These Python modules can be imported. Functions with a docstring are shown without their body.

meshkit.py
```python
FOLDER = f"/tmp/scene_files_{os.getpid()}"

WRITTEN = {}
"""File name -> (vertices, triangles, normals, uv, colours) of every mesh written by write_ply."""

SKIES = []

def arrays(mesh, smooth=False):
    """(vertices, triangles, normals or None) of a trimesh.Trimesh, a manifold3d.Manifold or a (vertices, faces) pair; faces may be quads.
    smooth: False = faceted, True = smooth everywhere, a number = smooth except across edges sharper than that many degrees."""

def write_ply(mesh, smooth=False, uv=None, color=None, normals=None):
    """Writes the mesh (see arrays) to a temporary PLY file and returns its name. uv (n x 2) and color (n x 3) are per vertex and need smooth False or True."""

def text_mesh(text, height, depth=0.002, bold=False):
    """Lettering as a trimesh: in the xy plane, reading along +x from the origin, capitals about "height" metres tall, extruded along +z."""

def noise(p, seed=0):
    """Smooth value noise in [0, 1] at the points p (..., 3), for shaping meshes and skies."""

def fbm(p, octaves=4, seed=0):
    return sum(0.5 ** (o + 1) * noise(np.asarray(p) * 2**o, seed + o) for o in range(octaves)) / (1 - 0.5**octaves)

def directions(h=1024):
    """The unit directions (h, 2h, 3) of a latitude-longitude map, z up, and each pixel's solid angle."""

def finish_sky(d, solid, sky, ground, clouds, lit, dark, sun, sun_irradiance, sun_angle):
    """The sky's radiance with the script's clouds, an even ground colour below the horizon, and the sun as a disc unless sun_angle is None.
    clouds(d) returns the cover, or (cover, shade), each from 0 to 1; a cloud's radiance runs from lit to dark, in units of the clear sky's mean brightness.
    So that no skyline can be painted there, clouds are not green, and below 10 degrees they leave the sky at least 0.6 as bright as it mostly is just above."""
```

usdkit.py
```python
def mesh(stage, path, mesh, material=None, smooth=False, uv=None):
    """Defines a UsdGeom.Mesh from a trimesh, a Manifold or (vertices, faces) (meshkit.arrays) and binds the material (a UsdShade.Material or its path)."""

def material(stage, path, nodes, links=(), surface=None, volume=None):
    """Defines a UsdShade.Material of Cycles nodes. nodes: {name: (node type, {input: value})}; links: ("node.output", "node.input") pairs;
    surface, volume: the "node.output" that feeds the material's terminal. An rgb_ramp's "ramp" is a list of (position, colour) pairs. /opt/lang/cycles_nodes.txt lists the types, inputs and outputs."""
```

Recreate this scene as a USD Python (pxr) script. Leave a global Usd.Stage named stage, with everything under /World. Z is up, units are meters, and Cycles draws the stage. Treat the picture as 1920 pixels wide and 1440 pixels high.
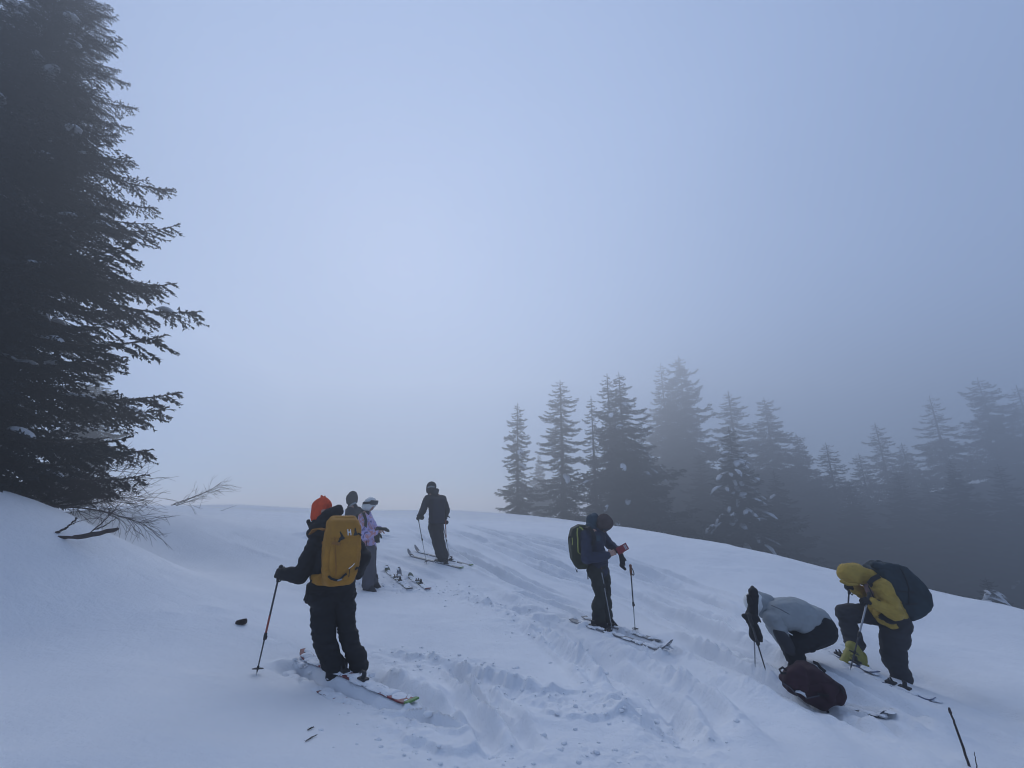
import math, random, numpy as np, trimesh, manifold3d as m3, usdkit, meshkit
from pxr import Usd, UsdGeom, UsdLux, UsdShade, Gf, Sdf, Vt
from scipy.interpolate import RBFInterpolator
from scipy.spatial import cKDTree

EXPOSURE = 0.2
SKY_STRENGTH, CLOUD_COVER, HORIZON = 0.1, 0.84, 1.36
CLOUD_DARK, CLOUD_LIT = (2.7, 3.8, 6.4), (3.0, 4.2, 7.0)
SUN_INT, SUN_ANGLE = 0.4, 80.0
HAZE_DENSITY, HAZE_COLOR, HAZE_ANISO = 0.0205, (0.92, 0.962, 1.0), 0.62

stage = Usd.Stage.CreateInMemory()
UsdGeom.SetStageUpAxis(stage, 'Z'); UsdGeom.SetStageMetersPerUnit(stage, 1.0)
UsdGeom.Xform.Define(stage, '/World'); UsdGeom.Scope.Define(stage, '/World/Looks')

# ------------------------------------------------------------------ camera, sky, sun, exposure
PITCH = math.radians(15.38)
EYE = np.array([0.0, 0.0, 1.6])
FPX = 800.0
cam = UsdGeom.Camera.Define(stage, '/World/camera')
cam.CreateHorizontalApertureAttr(36.0); cam.CreateVerticalApertureAttr(27.0)
cam.CreateFocalLengthAttr(36.0 * FPX / 1920.0)
cam.CreateClippingRangeAttr(Gf.Vec2f(0.05, 2000))
cam.CreateExposureAttr(EXPOSURE)
_x = UsdGeom.Xformable(cam); _x.AddTranslateOp().Set(Gf.Vec3d(*EYE)); _x.AddRotateXOp().Set(90 + math.degrees(PITCH))

SUN_AZ, SUN_EL = math.radians(-17), math.radians(32)      # azimuth from +y towards +x
sun_dir = np.array([math.sin(SUN_AZ) * math.cos(SUN_EL), math.cos(SUN_AZ) * math.cos(SUN_EL), math.sin(SUN_EL)])
dome = UsdLux.DomeLight.Define(stage, '/World/sky')
sky_mat = usdkit.material(stage, '/World/Looks/sky', {
    'sky': ('sky_texture', {'sky_type': 'single_scattering', 'sun_disc': False, 'sun_elevation': SUN_EL, 'sun_rotation': SUN_AZ, 'altitude': 1500.0}),
    'co': ('texture_coordinate', {}),
    'n': ('noise_texture', {'scale': 1.6, 'detail': 3.0, 'roughness': 0.5}),
    'cl': ('rgb_ramp', {'ramp': [(0.3, CLOUD_DARK), (0.7, CLOUD_LIT)]}),
    'mx': ('mix_color', {'fac': CLOUD_COVER, 'use_clamp': False}),
    'sx': ('separate_xyz', {}),                                   # the far fog is brightest low down, all the way round
    'mr': ('map_range', {'range_type': 'smoothstep', 'from_min': 0.0, 'from_max': 0.6, 'to_min': HORIZON, 'to_max': 1.0, 'clamp': True}),
    'hz': ('mix_color', {'blend_type': 'multiply', 'fac': 1.0, 'use_clamp': False}),
    'bg': ('background_shader', {'strength': SKY_STRENGTH})},
    [('co.generated', 'n.vector'), ('n.fac', 'cl.fac'), ('sky.color', 'mx.a'), ('cl.color', 'mx.b'), ('co.generated', 'sx.vector'), ('sx.z', 'mr.value'), ('mx.result', 'hz.a'), ('mr.result', 'hz.b'), ('hz.result', 'bg.color')], surface='bg.background')
UsdShade.MaterialBindingAPI.Apply(dome.GetPrim()).Bind(sky_mat)
dome.GetPrim().SetCustomDataByKey('kind', 'structure')
sun = UsdLux.DistantLight.Define(stage, '/World/sun')
sun.CreateIntensityAttr(SUN_INT); sun.CreateAngleAttr(SUN_ANGLE); sun.CreateColorAttr(Gf.Vec3f(1.0, 0.99, 0.975))
sun.CreateNormalizeAttr(True)
sx = UsdGeom.Xformable(sun); sx.AddRotateXYZOp().Set(Gf.Vec3f(0, 0, 0))
zaxis = sun_dir; xax = np.cross([0, 0, 1.0], zaxis); xax /= np.linalg.norm(xax); yax = np.cross(zaxis, xax)
sx.ClearXformOpOrder(); sx.AddTransformOp().Set(Gf.Matrix4d(*[float(v) for r in (np.r_[xax, 0], np.r_[yax, 0], np.r_[zaxis, 0], [0, 0, 0, 1]) for v in r]))

# ------------------------------------------------------------------ helpers
RNG = np.random.default_rng(7)
CP, SP = math.cos(PITCH), math.sin(PITCH)
def ray(px, py):
    """The direction seen at a place of the photograph (1920 x 1440), scaled so that y = 1."""
    a, b = (px - 960) / FPX, (720 - py) / FPX
    d = np.array([a, CP - SP * b, SP + CP * b])
    return d / d[1]
def at(px, py, Y):
    """The world point at depth y = Y that was measured at a place of the photograph."""
    return EYE + ray(px, py) * Y

used_names = {}
def path_for(name, parent=None):
    base = '/World' if parent is None else str(parent.GetPath())
    k = used_names.get((base, name), 0); used_names[(base, name)] = k + 1
    return f'{base}/{name}' + (f'_{k:03d}' if k else '')
def tag(prim, label=None, cat=None, group=None, kind=None):
    for k, v in (('label', label), ('category', cat), ('group', group), ('kind', kind)):
        if v: prim.SetCustomDataByKey(k, v)
    return prim
def thing(name, label, cat, loc=(0, 0, 0), group=None, kind=None):
    x = UsdGeom.Xform.Define(stage, path_for(name)); x.AddTranslateOp().Set(Gf.Vec3d(*map(float, loc)))
    p = tag(x.GetPrim(), label, cat, group, kind); ORIGIN[str(p.GetPath())] = np.array(loc, float)
    return p
ORIGIN = {}
def origin_of(parent):
    if parent is None: return np.zeros(3)
    for q in str(parent.GetPath()), str(parent.GetPath()).rsplit('/', 1)[0]:
        if q in ORIGIN: return ORIGIN[q]
    return np.zeros(3)
def part(name, mesh, mat, parent=None, smooth=40, label=None):
    """One Mesh prim; mesh is in world coordinates and is moved to its thing's base."""
    v, f, n = meshkit.arrays(mesh, False)
    tm = trimesh.Trimesh(v - origin_of(parent), f, process=False)
    p = usdkit.mesh(stage, path_for(name, parent), tm, mat, smooth=smooth).GetPrim()
    if label: tag(p, label)
    return p
def cat_mesh(ms):
    vs, fs, o = [], [], 0
    for mm in ms:
        v, f = (mm.vertices, mm.faces) if hasattr(mm, 'vertices') else mm
        vs.append(np.asarray(v, float)); fs.append(np.asarray(f, int) + o); o += len(vs[-1])
    return trimesh.Trimesh(np.vstack(vs), np.vstack(fs), process=False)
def fbm(p, o=4, seed=0): return meshkit.fbm(p, o, seed)

def mat(name, color, rough=0.8, spec=0.25, bump=None, vary=None, sheen=0.0, metallic=0.0):
    """A plain procedural surface: a base colour with soft variation and a fine relief."""
    nodes = {'p': ('principled_bsdf', {'roughness': rough, 'specular_ior_level': spec, 'metallic': metallic, 'sheen_weight': sheen, 'base_color': color}),
             'tc': ('texture_coordinate', {})}
    links = []
    if vary:
        sc, lo, hi = vary
        nodes['vn'] = ('noise_texture', {'scale': sc, 'detail': 4.0, 'roughness': 0.6})
        nodes['vr'] = ('rgb_ramp', {'ramp': [(0.3, tuple(c * lo for c in color)), (0.7, tuple(min(1, c * hi) for c in color))]})
        links += [('tc.object', 'vn.vector'), ('vn.fac', 'vr.fac'), ('vr.color', 'p.base_color')]
    if bump:
        sc, dist = bump
        nodes['bn'] = ('noise_texture', {'scale': sc, 'detail': 3.0, 'roughness': 0.6})
        nodes['b'] = ('bump', {'strength': 0.6, 'distance': dist})
        links += [('tc.object', 'bn.vector'), ('bn.fac', 'b.height'), ('b.normal', 'p.normal')]
    return usdkit.material(stage, f'/World/Looks/{name}', nodes, links, surface='p.BSDF')

# ------------------------------------------------------------------ the snow slope
CTRL = [  # (x, y in the photograph, depth) read off feet, crests and snow edges
    (650, 1285, 4.8), (820, 1055, 10.5), (690, 1105, 8.7), (1130, 1185, 7.2), (1690, 1278, 5.8), (1520, 1312, 4.65), (1610, 1245, 5.75),
    (1000, 980, 20), (1200, 993, 16), (1400, 1030, 12), (1600, 1085, 10), (1750, 1113, 9.2), (1920, 1147, 8.6),
    (600, 955, 29), (760, 962, 27), (880, 971, 24), (420, 946, 25), (300, 948, 17), (0, 915, 6.2), (75, 945, 6.4), (200, 1000, 6.6), (280, 962, 9),
    (0, 1440, 2.6), (0, 1200, 4.5), (300, 1150, 5.3), (450, 1168, 5.5), (300, 1050, 8), (960, 1300, 4.5), (960, 1440, 3.2), (1400, 1440, 3.3), (1920, 1440, 3.9),
    (960, 1150, 7), (960, 1050, 10.8), (1920, 1290, 5.5), (520, 1050, 9.5), (300, 1300, 3.7), (1250, 1130, 8.6), (1450, 1130, 7.8), (1700, 1180, 7.6)]
_c = [at(*c) for c in CTRL]
_c += [np.array(c, float) for c in [(0, 0, 0), (3, 0, -.3), (-3, 0, .4), (0, -4, -.4), (6, 0, -.9), (-7, 0, 1.0), (-9.2, 6.6, 1.2), (-12, 8.5, .9), (-11, 12, 1.0), (-14, 4, 2.0), (-18, 12, 1.6),
       (-5, 33, .9), (3, 30, .3), (-13, 32, .6), (-15, 20, .7), (7.5, 21, -.2), (9, 17, -1.1), (12, 14, -1.8), (12, 10.5, -1.5), (13, 7, -1.6), (10, 4, -1.3), (9, 31, -1.9), (0, 40, -2.2), (-13, 42, -1.6),
       (15, 22, -4.2), (20, 14, -4.5), (22, 5, -4), (14, -4, -2.5), (-14, -6, 1.6), (26, 26, -7), (0, 50, -4), (-24, 46, -3), (14, 42, -6), (30, 45, -10), (40, 20, -9), (-30, 20, 2), (-30, 0, 3.5), (40, 0, -8), (0, -20, -1.5), (30, -20, -6), (-30, -20, 3)]]
_c = np.array(_c)
_rbf = RBFInterpolator(_c[:, :2], _c[:, 2], kernel='thin_plate_spline', smoothing=0.015)
def base_z(x, y):
    x, y = np.broadcast_arrays(np.asarray(x, float), np.asarray(y, float))
    r = np.hypot(x, y - 10)
    k = np.clip((r - 38) / 30, 0, 1); k = k * k * (3 - 2 * k)
    s = np.minimum(1, 45 / np.maximum(r, 1e-6))
    q = np.stack([(x * s), ((y - 10) * s + 10)], -1).reshape(-1, 2)
    z = _rbf(q).reshape(x.shape)
    a = np.arctan2(x, y)
    far = -3.5 - 9.0 * np.exp(-((a - 1.25) / .75) ** 2)      # the slopes that close the clearing, lost in the fog
    return z * (1 - k) + far * k
def on_ground(px, py, zf=None):
    """Where the line of sight through a place of the photograph meets the slope."""
    d = ray(px, py); Ys = np.linspace(1.5, 60, 2400)
    P = EYE + d * Ys[:, None]; h = P[:, 2] - base_z(P[:, 0], P[:, 1])
    i = np.argmax(h < 0)
    if h[i] >= 0: return P[-1]
    t = h[i - 1] / (h[i - 1] - h[i]); return P[i - 1] * (1 - t) + P[i] * t
def trail(*pts): return np.array([on_ground(*p)[:2] for p in pts])
def dist_to(line, x, y):
    """Distance and side (signed) of points to a polyline, and the fraction along it."""
    best = np.full(x.shape, 1e9); side = np.zeros(x.shape); frac = np.zeros(x.shape)
    seg = np.diff(line, axis=0); L = np.hypot(*seg.T); tot = L.sum(); acc = 0
    for (ax, ay), (dx, dy), l in zip(line[:-1], seg, L):
        t = np.clip(((x - ax) * dx + (y - ay) * dy) / (l * l), 0, 1)
        ex, ey = x - ax - t * dx, y - ay - t * dy; d = np.hypot(ex, ey)
        b = d < best; best = np.where(b, d, best); side = np.where(b, np.sign(dx * ey - dy * ex), side); frac = np.where(b, (acc + t * l) / tot, frac); acc += l
    return best, side, frac
def smoothline(l, n=24):
    from scipy.interpolate import make_interp_spline
    if len(l) < 3: return l
    t = np.linspace(0, 1, len(l)); return make_interp_spline(t, l, k=2)(np.linspace(0, 1, n))

GROOVES = [  # line in the photograph, half width, depth, berm, roughness
    ([(830, 990), (955, 1037), (1028, 1070), (1108, 1096)], .16, .07, .035, .4),
    ([(835, 1018), (919, 1067), (977, 1099), (1050, 1128), (1110, 1150)], .15, .08, .04, .5),
    ([(900, 1006), (1010, 1046), (1080, 1075)], .12, .04, .02, .3),
    ([(1100, 1040), (1185, 1070), (1247, 1092), (1393, 1154), (1480, 1190)], .17, .06, .035, .4),
    ([(1060, 1068), (1148, 1107), (1210, 1136), (1283, 1169), (1393, 1216), (1500, 1262)], .17, .085, .04, .5),
    ([(880, 1092), (940, 1128), (1030, 1168), (1090, 1205), (1180, 1260), (1280, 1330), (1340, 1420)], .24, .085, .05, 1.0),
    ([(930, 1130), (1010, 1148), (1075, 1160)], .10, .05, .03, .6),
    ([(842, 1243), (872, 1282), (900, 1314), (957, 1371)], .055, .065, .05, .3),
    ([(1000, 1160), (1090, 1215), (1160, 1262), (1220, 1330), (1290, 1420)], .2, .06, .04, .8),
    ([(1150, 1190), (1280, 1262), (1400, 1330), (1540, 1430)], .2, .055, .035, .6),
    ([(1240, 1190), (1400, 1262), (1540, 1330), (1680, 1420)], .2, .05, .03, .4),
    ([(1300, 1180), (1450, 1245), (1600, 1330), (1800, 1425)], .2, .045, .03, .4),
    ([(1540, 1280), (1680, 1330), (1800, 1365), (1915, 1420)], .18, .045, .03, .3),
    ([(1690, 1265), (1780, 1300), (1915, 1355)], .2, .05, .02, .3),
    ([(700, 1040), (760, 1062), (830, 1090)], .12, .03, .02, .3),
    ([(760, 985), (830, 1020), (930, 1080)], .13, .035, .02, .3),
    ([(700, 1330), (800, 1345), (900, 1372)], .05, .04, .03, .4),
    ([(745, 1345), (830, 1368), (890, 1372)], .04, .03, .02, .4),
    ([(690, 1255), (720, 1285), (790, 1320), (860, 1350)], .10, .05, .03, .5),
    ([(530, 1262), (560, 1258), (600, 1270), (640, 1290)], .12, .05, .04, .8),
    ([(1085, 1165), (1110, 1180), (1200, 1210), (1270, 1218)], .14, .02, .03, .5),
    ([(1490, 1290), (1600, 1330), (1660, 1345)], .12, .03, .03, .6)]
for _l in ([(846, 996), (962, 1036), (1040, 1070), (1112, 1094)], [(852, 1026), (930, 1066), (990, 1098), (1066, 1128)], [(905, 1012), (1015, 1052), (1090, 1082)], [(1108, 1048), (1195, 1080), (1260, 1106), (1400, 1166), (1500, 1206)],
           [(1075, 1080), (1160, 1120), (1225, 1152), (1300, 1186), (1400, 1232)], [(780, 1000), (850, 1035), (950, 1090)], [(870, 984), (980, 1020), (1060, 1050)], [(930, 996), (1060, 1030), (1160, 1060)], [(1190, 1110), (1300, 1160), (1380, 1195)], [(1260, 1205), (1420, 1280), (1560, 1345)], [(1330, 1200), (1480, 1268), (1640, 1350)], [(960, 1110), (1060, 1140), (1110, 1168)], [(1160, 1235), (1260, 1300), (1330, 1360)], [(560, 1010), (640, 1000), (740, 1010)], [(980, 1000), (1100, 1030), (1250, 1085), (1400, 1140)], [(1160, 1060), (1300, 1110), (1420, 1165)], [(1010, 1170), (1090, 1240), (1150, 1300)], [(1380, 1240), (1520, 1300), (1700, 1390)], [(1480, 1240), (1640, 1310), (1800, 1390)], [(860, 1290), (920, 1350), (965, 1420)]):
    GROOVES.append((_l, .07, .055, .03, .35))
RIDGES = [([(1060, 1222), (1075, 1245), (1092, 1275), (1104, 1315)], .07, .09), ([(1266, 1270), (1285, 1300), (1300, 1330), (1330, 1392)], .07, .08),
          ([(845, 1240), (900, 1262), (945, 1280), (1000, 1300), (1100, 1312)], .11, .07), ([(930, 1330), (1010, 1350), (1090, 1352), (1220, 1345)], .1, .05),
          ([(715, 1265), (770, 1282), (835, 1303)], .1, .09), ([(720, 1215), (790, 1230), (850, 1236), (940, 1226)], .05, .04)]
TRAMPLED = [([(880, 1100), (960, 1150), (1050, 1200), (1140, 1262), (1240, 1340), (1300, 1430)], .42, .06), ([(720, 1225), (850, 1240), (930, 1262)], .28, .055),
            ([(880, 1275), (980, 1300), (1080, 1330), (1200, 1340)], .34, .085), ([(740, 1350), (790, 1400), (870, 1430), (1010, 1425), (1150, 1430)], .34, .05),
            ([(740, 1100), (830, 1110), (900, 1130), (1000, 1135)], .4, .03), ([(660, 1300), (700, 1290), (760, 1330)], .12, .035), ([(560, 1250), (620, 1275)], .14, .03),
            ([(650, 1085), (720, 1100), (790, 1100)], .35, .05), ([(1080, 1165), (1150, 1190), (1260, 1220)], .2, .025), ([(1300, 1260), (1460, 1300), (1700, 1400)], .6, .022), ([(1440, 1290), (1520, 1318), (1600, 1330)], .18, .03)]
def beside(l, off):
    t = np.gradient(l, axis=0); n = np.stack([-t[:, 1], t[:, 0]], 1); return l + off * n / np.linalg.norm(n, axis=1, keepdims=True)
GROOVES = [(beside(smoothline(trail(*g[0])), o),) + g[1:] for g in GROOVES for o in ((-.13, .13) if g[1] == .07 and g[4] == .35 else (0,))]
STEPS = [([(842, 1243), (880, 1262), (925, 1282), (980, 1298), (1040, 1304), (1104, 1300)], .12, .30, 1.0), ([(985, 1338), (1060, 1352), (1140, 1352), (1225, 1344)], .07, .2, 1.0), ([(692, 1262), (735, 1285), (790, 1311), (835, 1322)], .09, .22, .6),
         ([(880, 1098), (955, 1132), (1050, 1172), (1120, 1220), (1180, 1290)], .055, .25, 1.2), ([(925, 1128), (1000, 1148), (1075, 1176)], .05, .2, 1.0), ([(1230, 1335), (1290, 1345), (1330, 1390)], .06, .2, .8), ([(730, 1372), (790, 1396), (850, 1410), (960, 1404)], .06, .22, 1.3),
         ([(1105, 1320), (1180, 1322), (1270, 1312)], .06, .2, 1.0), ([(722, 1212), (780, 1228), (850, 1240)], .05, .15, 1.2), ([(1180, 1232), (1260, 1290), (1330, 1350), (1380, 1420)], .05, .25, .9), ([(650, 1092), (720, 1106), (800, 1112)], .05, .2, .8)]
STEPS = [(smoothline(trail(*g[0])),) + g[1:] for g in STEPS]
RIDGES = [(smoothline(trail(*g[0])),) + g[1:] for g in RIDGES]
TRAMPLED = [(smoothline(trail(*g[0])),) + g[1:] for g in TRAMPLED]

def snow_z(x, y):
    x, y = np.asarray(x, float), np.asarray(y, float)
    shape = x.shape; x, y = x.ravel(), y.ravel()
    z = base_z(x, y)
    P = np.stack([x, y, np.zeros_like(x)], -1)
    z = z + .10 * (fbm(P * .35, 3, 11) - .5) + .03 * (fbm(P * 1.3, 3, 12) - .5)
    z = z + .022 * np.clip(fbm(P * np.array([1.1, 2.6, 1]) + 5, 4, 14) - .52, 0, 1) * 2.2      # wind crust
    near = np.clip(1.4 - np.hypot(x - 1, y - 6) / 16, 0, 1)
    z = z + near * .012 * (fbm(P * 5, 3, 13) - .5)
    m = np.flatnonzero((np.abs(x) < 14) & (y > 1) & (y < 22))
    xm, ym, Pm = x[m], y[m], P[m]; dz = np.zeros(len(m))
    wob = .10 * (np.stack([fbm(Pm * 2.2, 2, 21), fbm(Pm * 2.2, 2, 22)], -1) - .5)
    rough_ = fbm(Pm * np.array([8, 8, 1]), 4, 23); fine_ = fbm(Pm * 19, 3, 24)
    mod_ = np.clip(.35 + 1.3 * fbm(Pm * 1.7, 2, 27), .2, 1.6); lump_ = np.abs(fbm(Pm * 7.5, 4, 25) - .5) * 2
    clod_ = np.clip(fbm(Pm * 11, 3, 26) - .54, 0, 1) * 3.0
    def near_line(line, reach):
        lo, hi = line.min(0) - reach, line.max(0) + reach
        return np.flatnonzero((xm > lo[0]) & (xm < hi[0]) & (ym > lo[1]) & (ym < hi[1]))
    for line, r, amp in TRAMPLED:
        k = near_line(line, 1.5 * r + .3)
        if not len(k): continue
        d, s, f = dist_to(line, xm[k] + wob[k, 0] * 2.5, ym[k] + wob[k, 1] * 2.5)
        w = np.clip(1.25 - d / r, 0, 1); w = w * w * (3 - 2 * w)
        rough, fine, lump, clod = rough_[k], fine_[k], lump_[k], clod_[k]
        dz[k] += .6 * w * amp * (1.0 * (rough - .5) + .55 * clod - .55 * lump + .35 * (fine - .5))
    for line, hw, depth, berm, rg in GROOVES:
        i = near_line(line, 3 * hw + .15)
        if not len(i): continue
        d, s, f = dist_to(line, xm[i] + wob[i, 0] * rg, ym[i] + wob[i, 1] * rg); rough = rough_[i]
        e = np.clip(np.minimum(f, 1 - f) * 8, 0, 1)
        u = d / hw; k = np.exp(-(u ** 3))
        mod = mod_[i]
        dz[i] += e * mod * (-1.15 * depth * k * (1 + .5 * rg * (rough - .5)) + berm * np.exp(-((u - 1.55) / .6) ** 2) * (.5 + 1.0 * rough))
    for line, hw, hgt in RIDGES:
        k = near_line(line, 5 * hw + .1)
        if not len(k): continue
        d, s, f = dist_to(line, xm[k] + wob[k, 0] * .6, ym[k] + wob[k, 1] * .6); rough = rough_[k]
        e = np.clip(np.minimum(f, 1 - f) * 5, 0, 1)
        u = d / hw * np.where(s > 0, 1.0, .7)
        dz[k] += .75 * e * hgt * np.exp(-u * u) * (.5 + rough)
    for line, h, reach, wb in STEPS:                           # small banks where the crust broke and sank
        k = near_line(line, reach * 2.5 + .1)
        if not len(k): continue
        jag = .05 * (np.stack([fbm(Pm[k] * 9, 3, 31), fbm(Pm[k] * 9, 3, 32)], -1) - .5)
        d, s, f = dist_to(line, xm[k] + (wob[k, 0] + jag[:, 0] * 2) * wb, ym[k] + (wob[k, 1] + jag[:, 1] * 2) * wb)
        e = np.clip(np.minimum(f, 1 - f) * 6, 0, 1); sd = d * s
        edge = np.clip(sd / .045 + .5, 0, 1); edge = edge * edge * (3 - 2 * edge)
        dz[k] += .62 * e * h * (edge - .4) * np.exp(-(d / reach) ** 2) * (.6 + .8 * rough_[k])
    for cx, cy, r, dep in PITS:
        u = np.hypot(xm - cx, ym - cy) / r
        dz += dep * (-np.exp(-u ** 4) + .45 * np.exp(-((u - 1.35) / .4) ** 2))
    zz = z[m] + dz
    for a, b, hw, lift, cover, seed in BEDS:                   # the bed that a ski has pressed, with snow fallen back on parts of it
        L = np.hypot(*(b - a)[:2]); d = (b - a)[:2] / L
        u = (xm - a[0]) * d[0] + (ym - a[1]) * d[1]; w = np.abs((xm - a[0]) * d[1] - (ym - a[1]) * d[0])
        k = np.flatnonzero((u > -.1) & (u < L + .1) & (w < hw * 2.2))
        if not len(k): continue
        tz = a[2] + (b[2] - a[2]) * np.clip(u[k] / L, 0, 1) + lift - .006
        n = fbm(Pm[k] * 7 + seed, 3, seed + 40); q = np.clip(1.9 - w[k] / hw * .9, 0, 1) * np.clip((u[k] + .1) / .1, 0, 1) * np.clip((L + .1 - u[k]) / .1, 0, 1)
        heap = np.clip(n - (.78 - .22 * cover), 0, .2) * .28
        zz[k] = zz[k] * (1 - q) + (tz + heap) * q + (.02 * n) * np.exp(-((w[k] / hw - 1.7) / .4) ** 2)
    z[m] = zz
    return z.reshape(shape)
PITS, BEDS = [], []
def gz(x, y): return float(snow_z(np.array([x]), np.array([y]))[0])
def build_snow():
    xs = [-5.0]
    while xs[-1] < 7.5: xs.append(xs[-1] + (.018 if -2.3 < xs[-1] < 3.4 else .033))
    lo, hi, s = [xs[0]], [xs[-1]], .033
    while hi[-1] < 78: s = min(s * 1.13, 6); lo.append(lo[-1] - s); hi.append(hi[-1] + s)
    gx = np.array(lo[:0:-1] + xs + hi[1:]); gx = gx[gx > -46]
    gy1 = np.concatenate([np.arange(2.5, 3.0, .024), np.arange(3.0, 6.2, .018)]); gy2 = [gy1[-1]]; s = .02
    while gy2[-1] < 80: s = min(s * 1.005 if gy2[-1] < 16 else s * 1.1, 6); gy2.append(gy2[-1] + s)
    lo = [2.5]; s = .024
    while lo[-1] > -70: s = min(s * 1.2, 6); lo.append(lo[-1] - s)
    gy = np.concatenate([lo[:0:-1], gy1, gy2[1:]])
    X, Y = np.meshgrid(gx, gy); Z = snow_z(X, Y)
    nx, ny = len(gx), len(gy)
    i = (np.arange(ny - 1)[:, None] * nx + np.arange(nx - 1)).ravel()
    F = np.vstack([np.stack([i, i + 1, i + nx + 1], 1), np.stack([i, i + nx + 1, i + nx], 1)])
    return trimesh.Trimesh(np.stack([X, Y, Z], -1).reshape(-1, 3), F, process=False)
M_snow = usdkit.material(stage, '/World/Looks/snow', {
    'g': ('geometry', {}), 'n1': ('noise_texture', {'scale': 22.0, 'detail': 8.0, 'roughness': 0.72}), 'n2': ('noise_texture', {'scale': 1.1, 'detail': 3.0}),
    'r': ('rgb_ramp', {'ramp': [(0.3, (0.76, 0.785, 0.825)), (0.7, (0.82, 0.84, 0.87))]}),
    'b': ('bump', {'strength': 0.8, 'distance': 0.022}),
    'p': ('principled_bsdf', {'roughness': 0.75, 'specular_ior_level': 0.2})},
    [('g.position', 'n1.vector'), ('g.position', 'n2.vector'), ('n2.fac', 'r.fac'), ('r.color', 'p.base_color'), ('n1.fac', 'b.height'), ('b.normal', 'p.normal')], surface='p.BSDF')

# ------------------------------------------------------------------ spruces
M_needle = mat('spruce_needles', (0.012, 0.016, 0.016), .75, .2, vary=(2.0, .55, 1.5))
M_bark = mat('bark', (0.07, 0.055, 0.045), .9, .1, bump=(40, .01), vary=(6, .6, 1.4))
def tube(pts, r0, r1, sides=5, cap=True):
    p = np.asarray(pts, float); t = np.gradient(p, axis=0); t /= np.linalg.norm(t, axis=1, keepdims=True) + 1e-12
    a = np.cross(t, np.where(np.abs(t[:, 2:]) < .9, [0, 0, 1.0], [1.0, 0, 0])); a /= np.linalg.norm(a, axis=1, keepdims=True); b = np.cross(t, a)
    r = np.linspace(r0, r1, len(p)) if np.ndim(r0) == 0 else np.asarray(r0)
    th = np.arange(sides) * 2 * np.pi / sides
    v = (p[:, None] + r[:, None, None] * (np.cos(th)[None, :, None] * a[:, None] + np.sin(th)[None, :, None] * b[:, None])).reshape(-1, 3)
    f = []
    for i in range(len(p) - 1):
        for j in range(sides):
            k = (j + 1) % sides; f += [[i * sides + j, i * sides + k, (i + 1) * sides + k], [i * sides + j, (i + 1) * sides + k, (i + 1) * sides + j]]
    if cap:
        for j in range(1, sides - 1): f += [[0, j + 1, j], [(len(p) - 1) * sides, (len(p) - 1) * sides + j, (len(p) - 1) * sides + j + 1]]
    return np.array(v), np.array(f)
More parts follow.
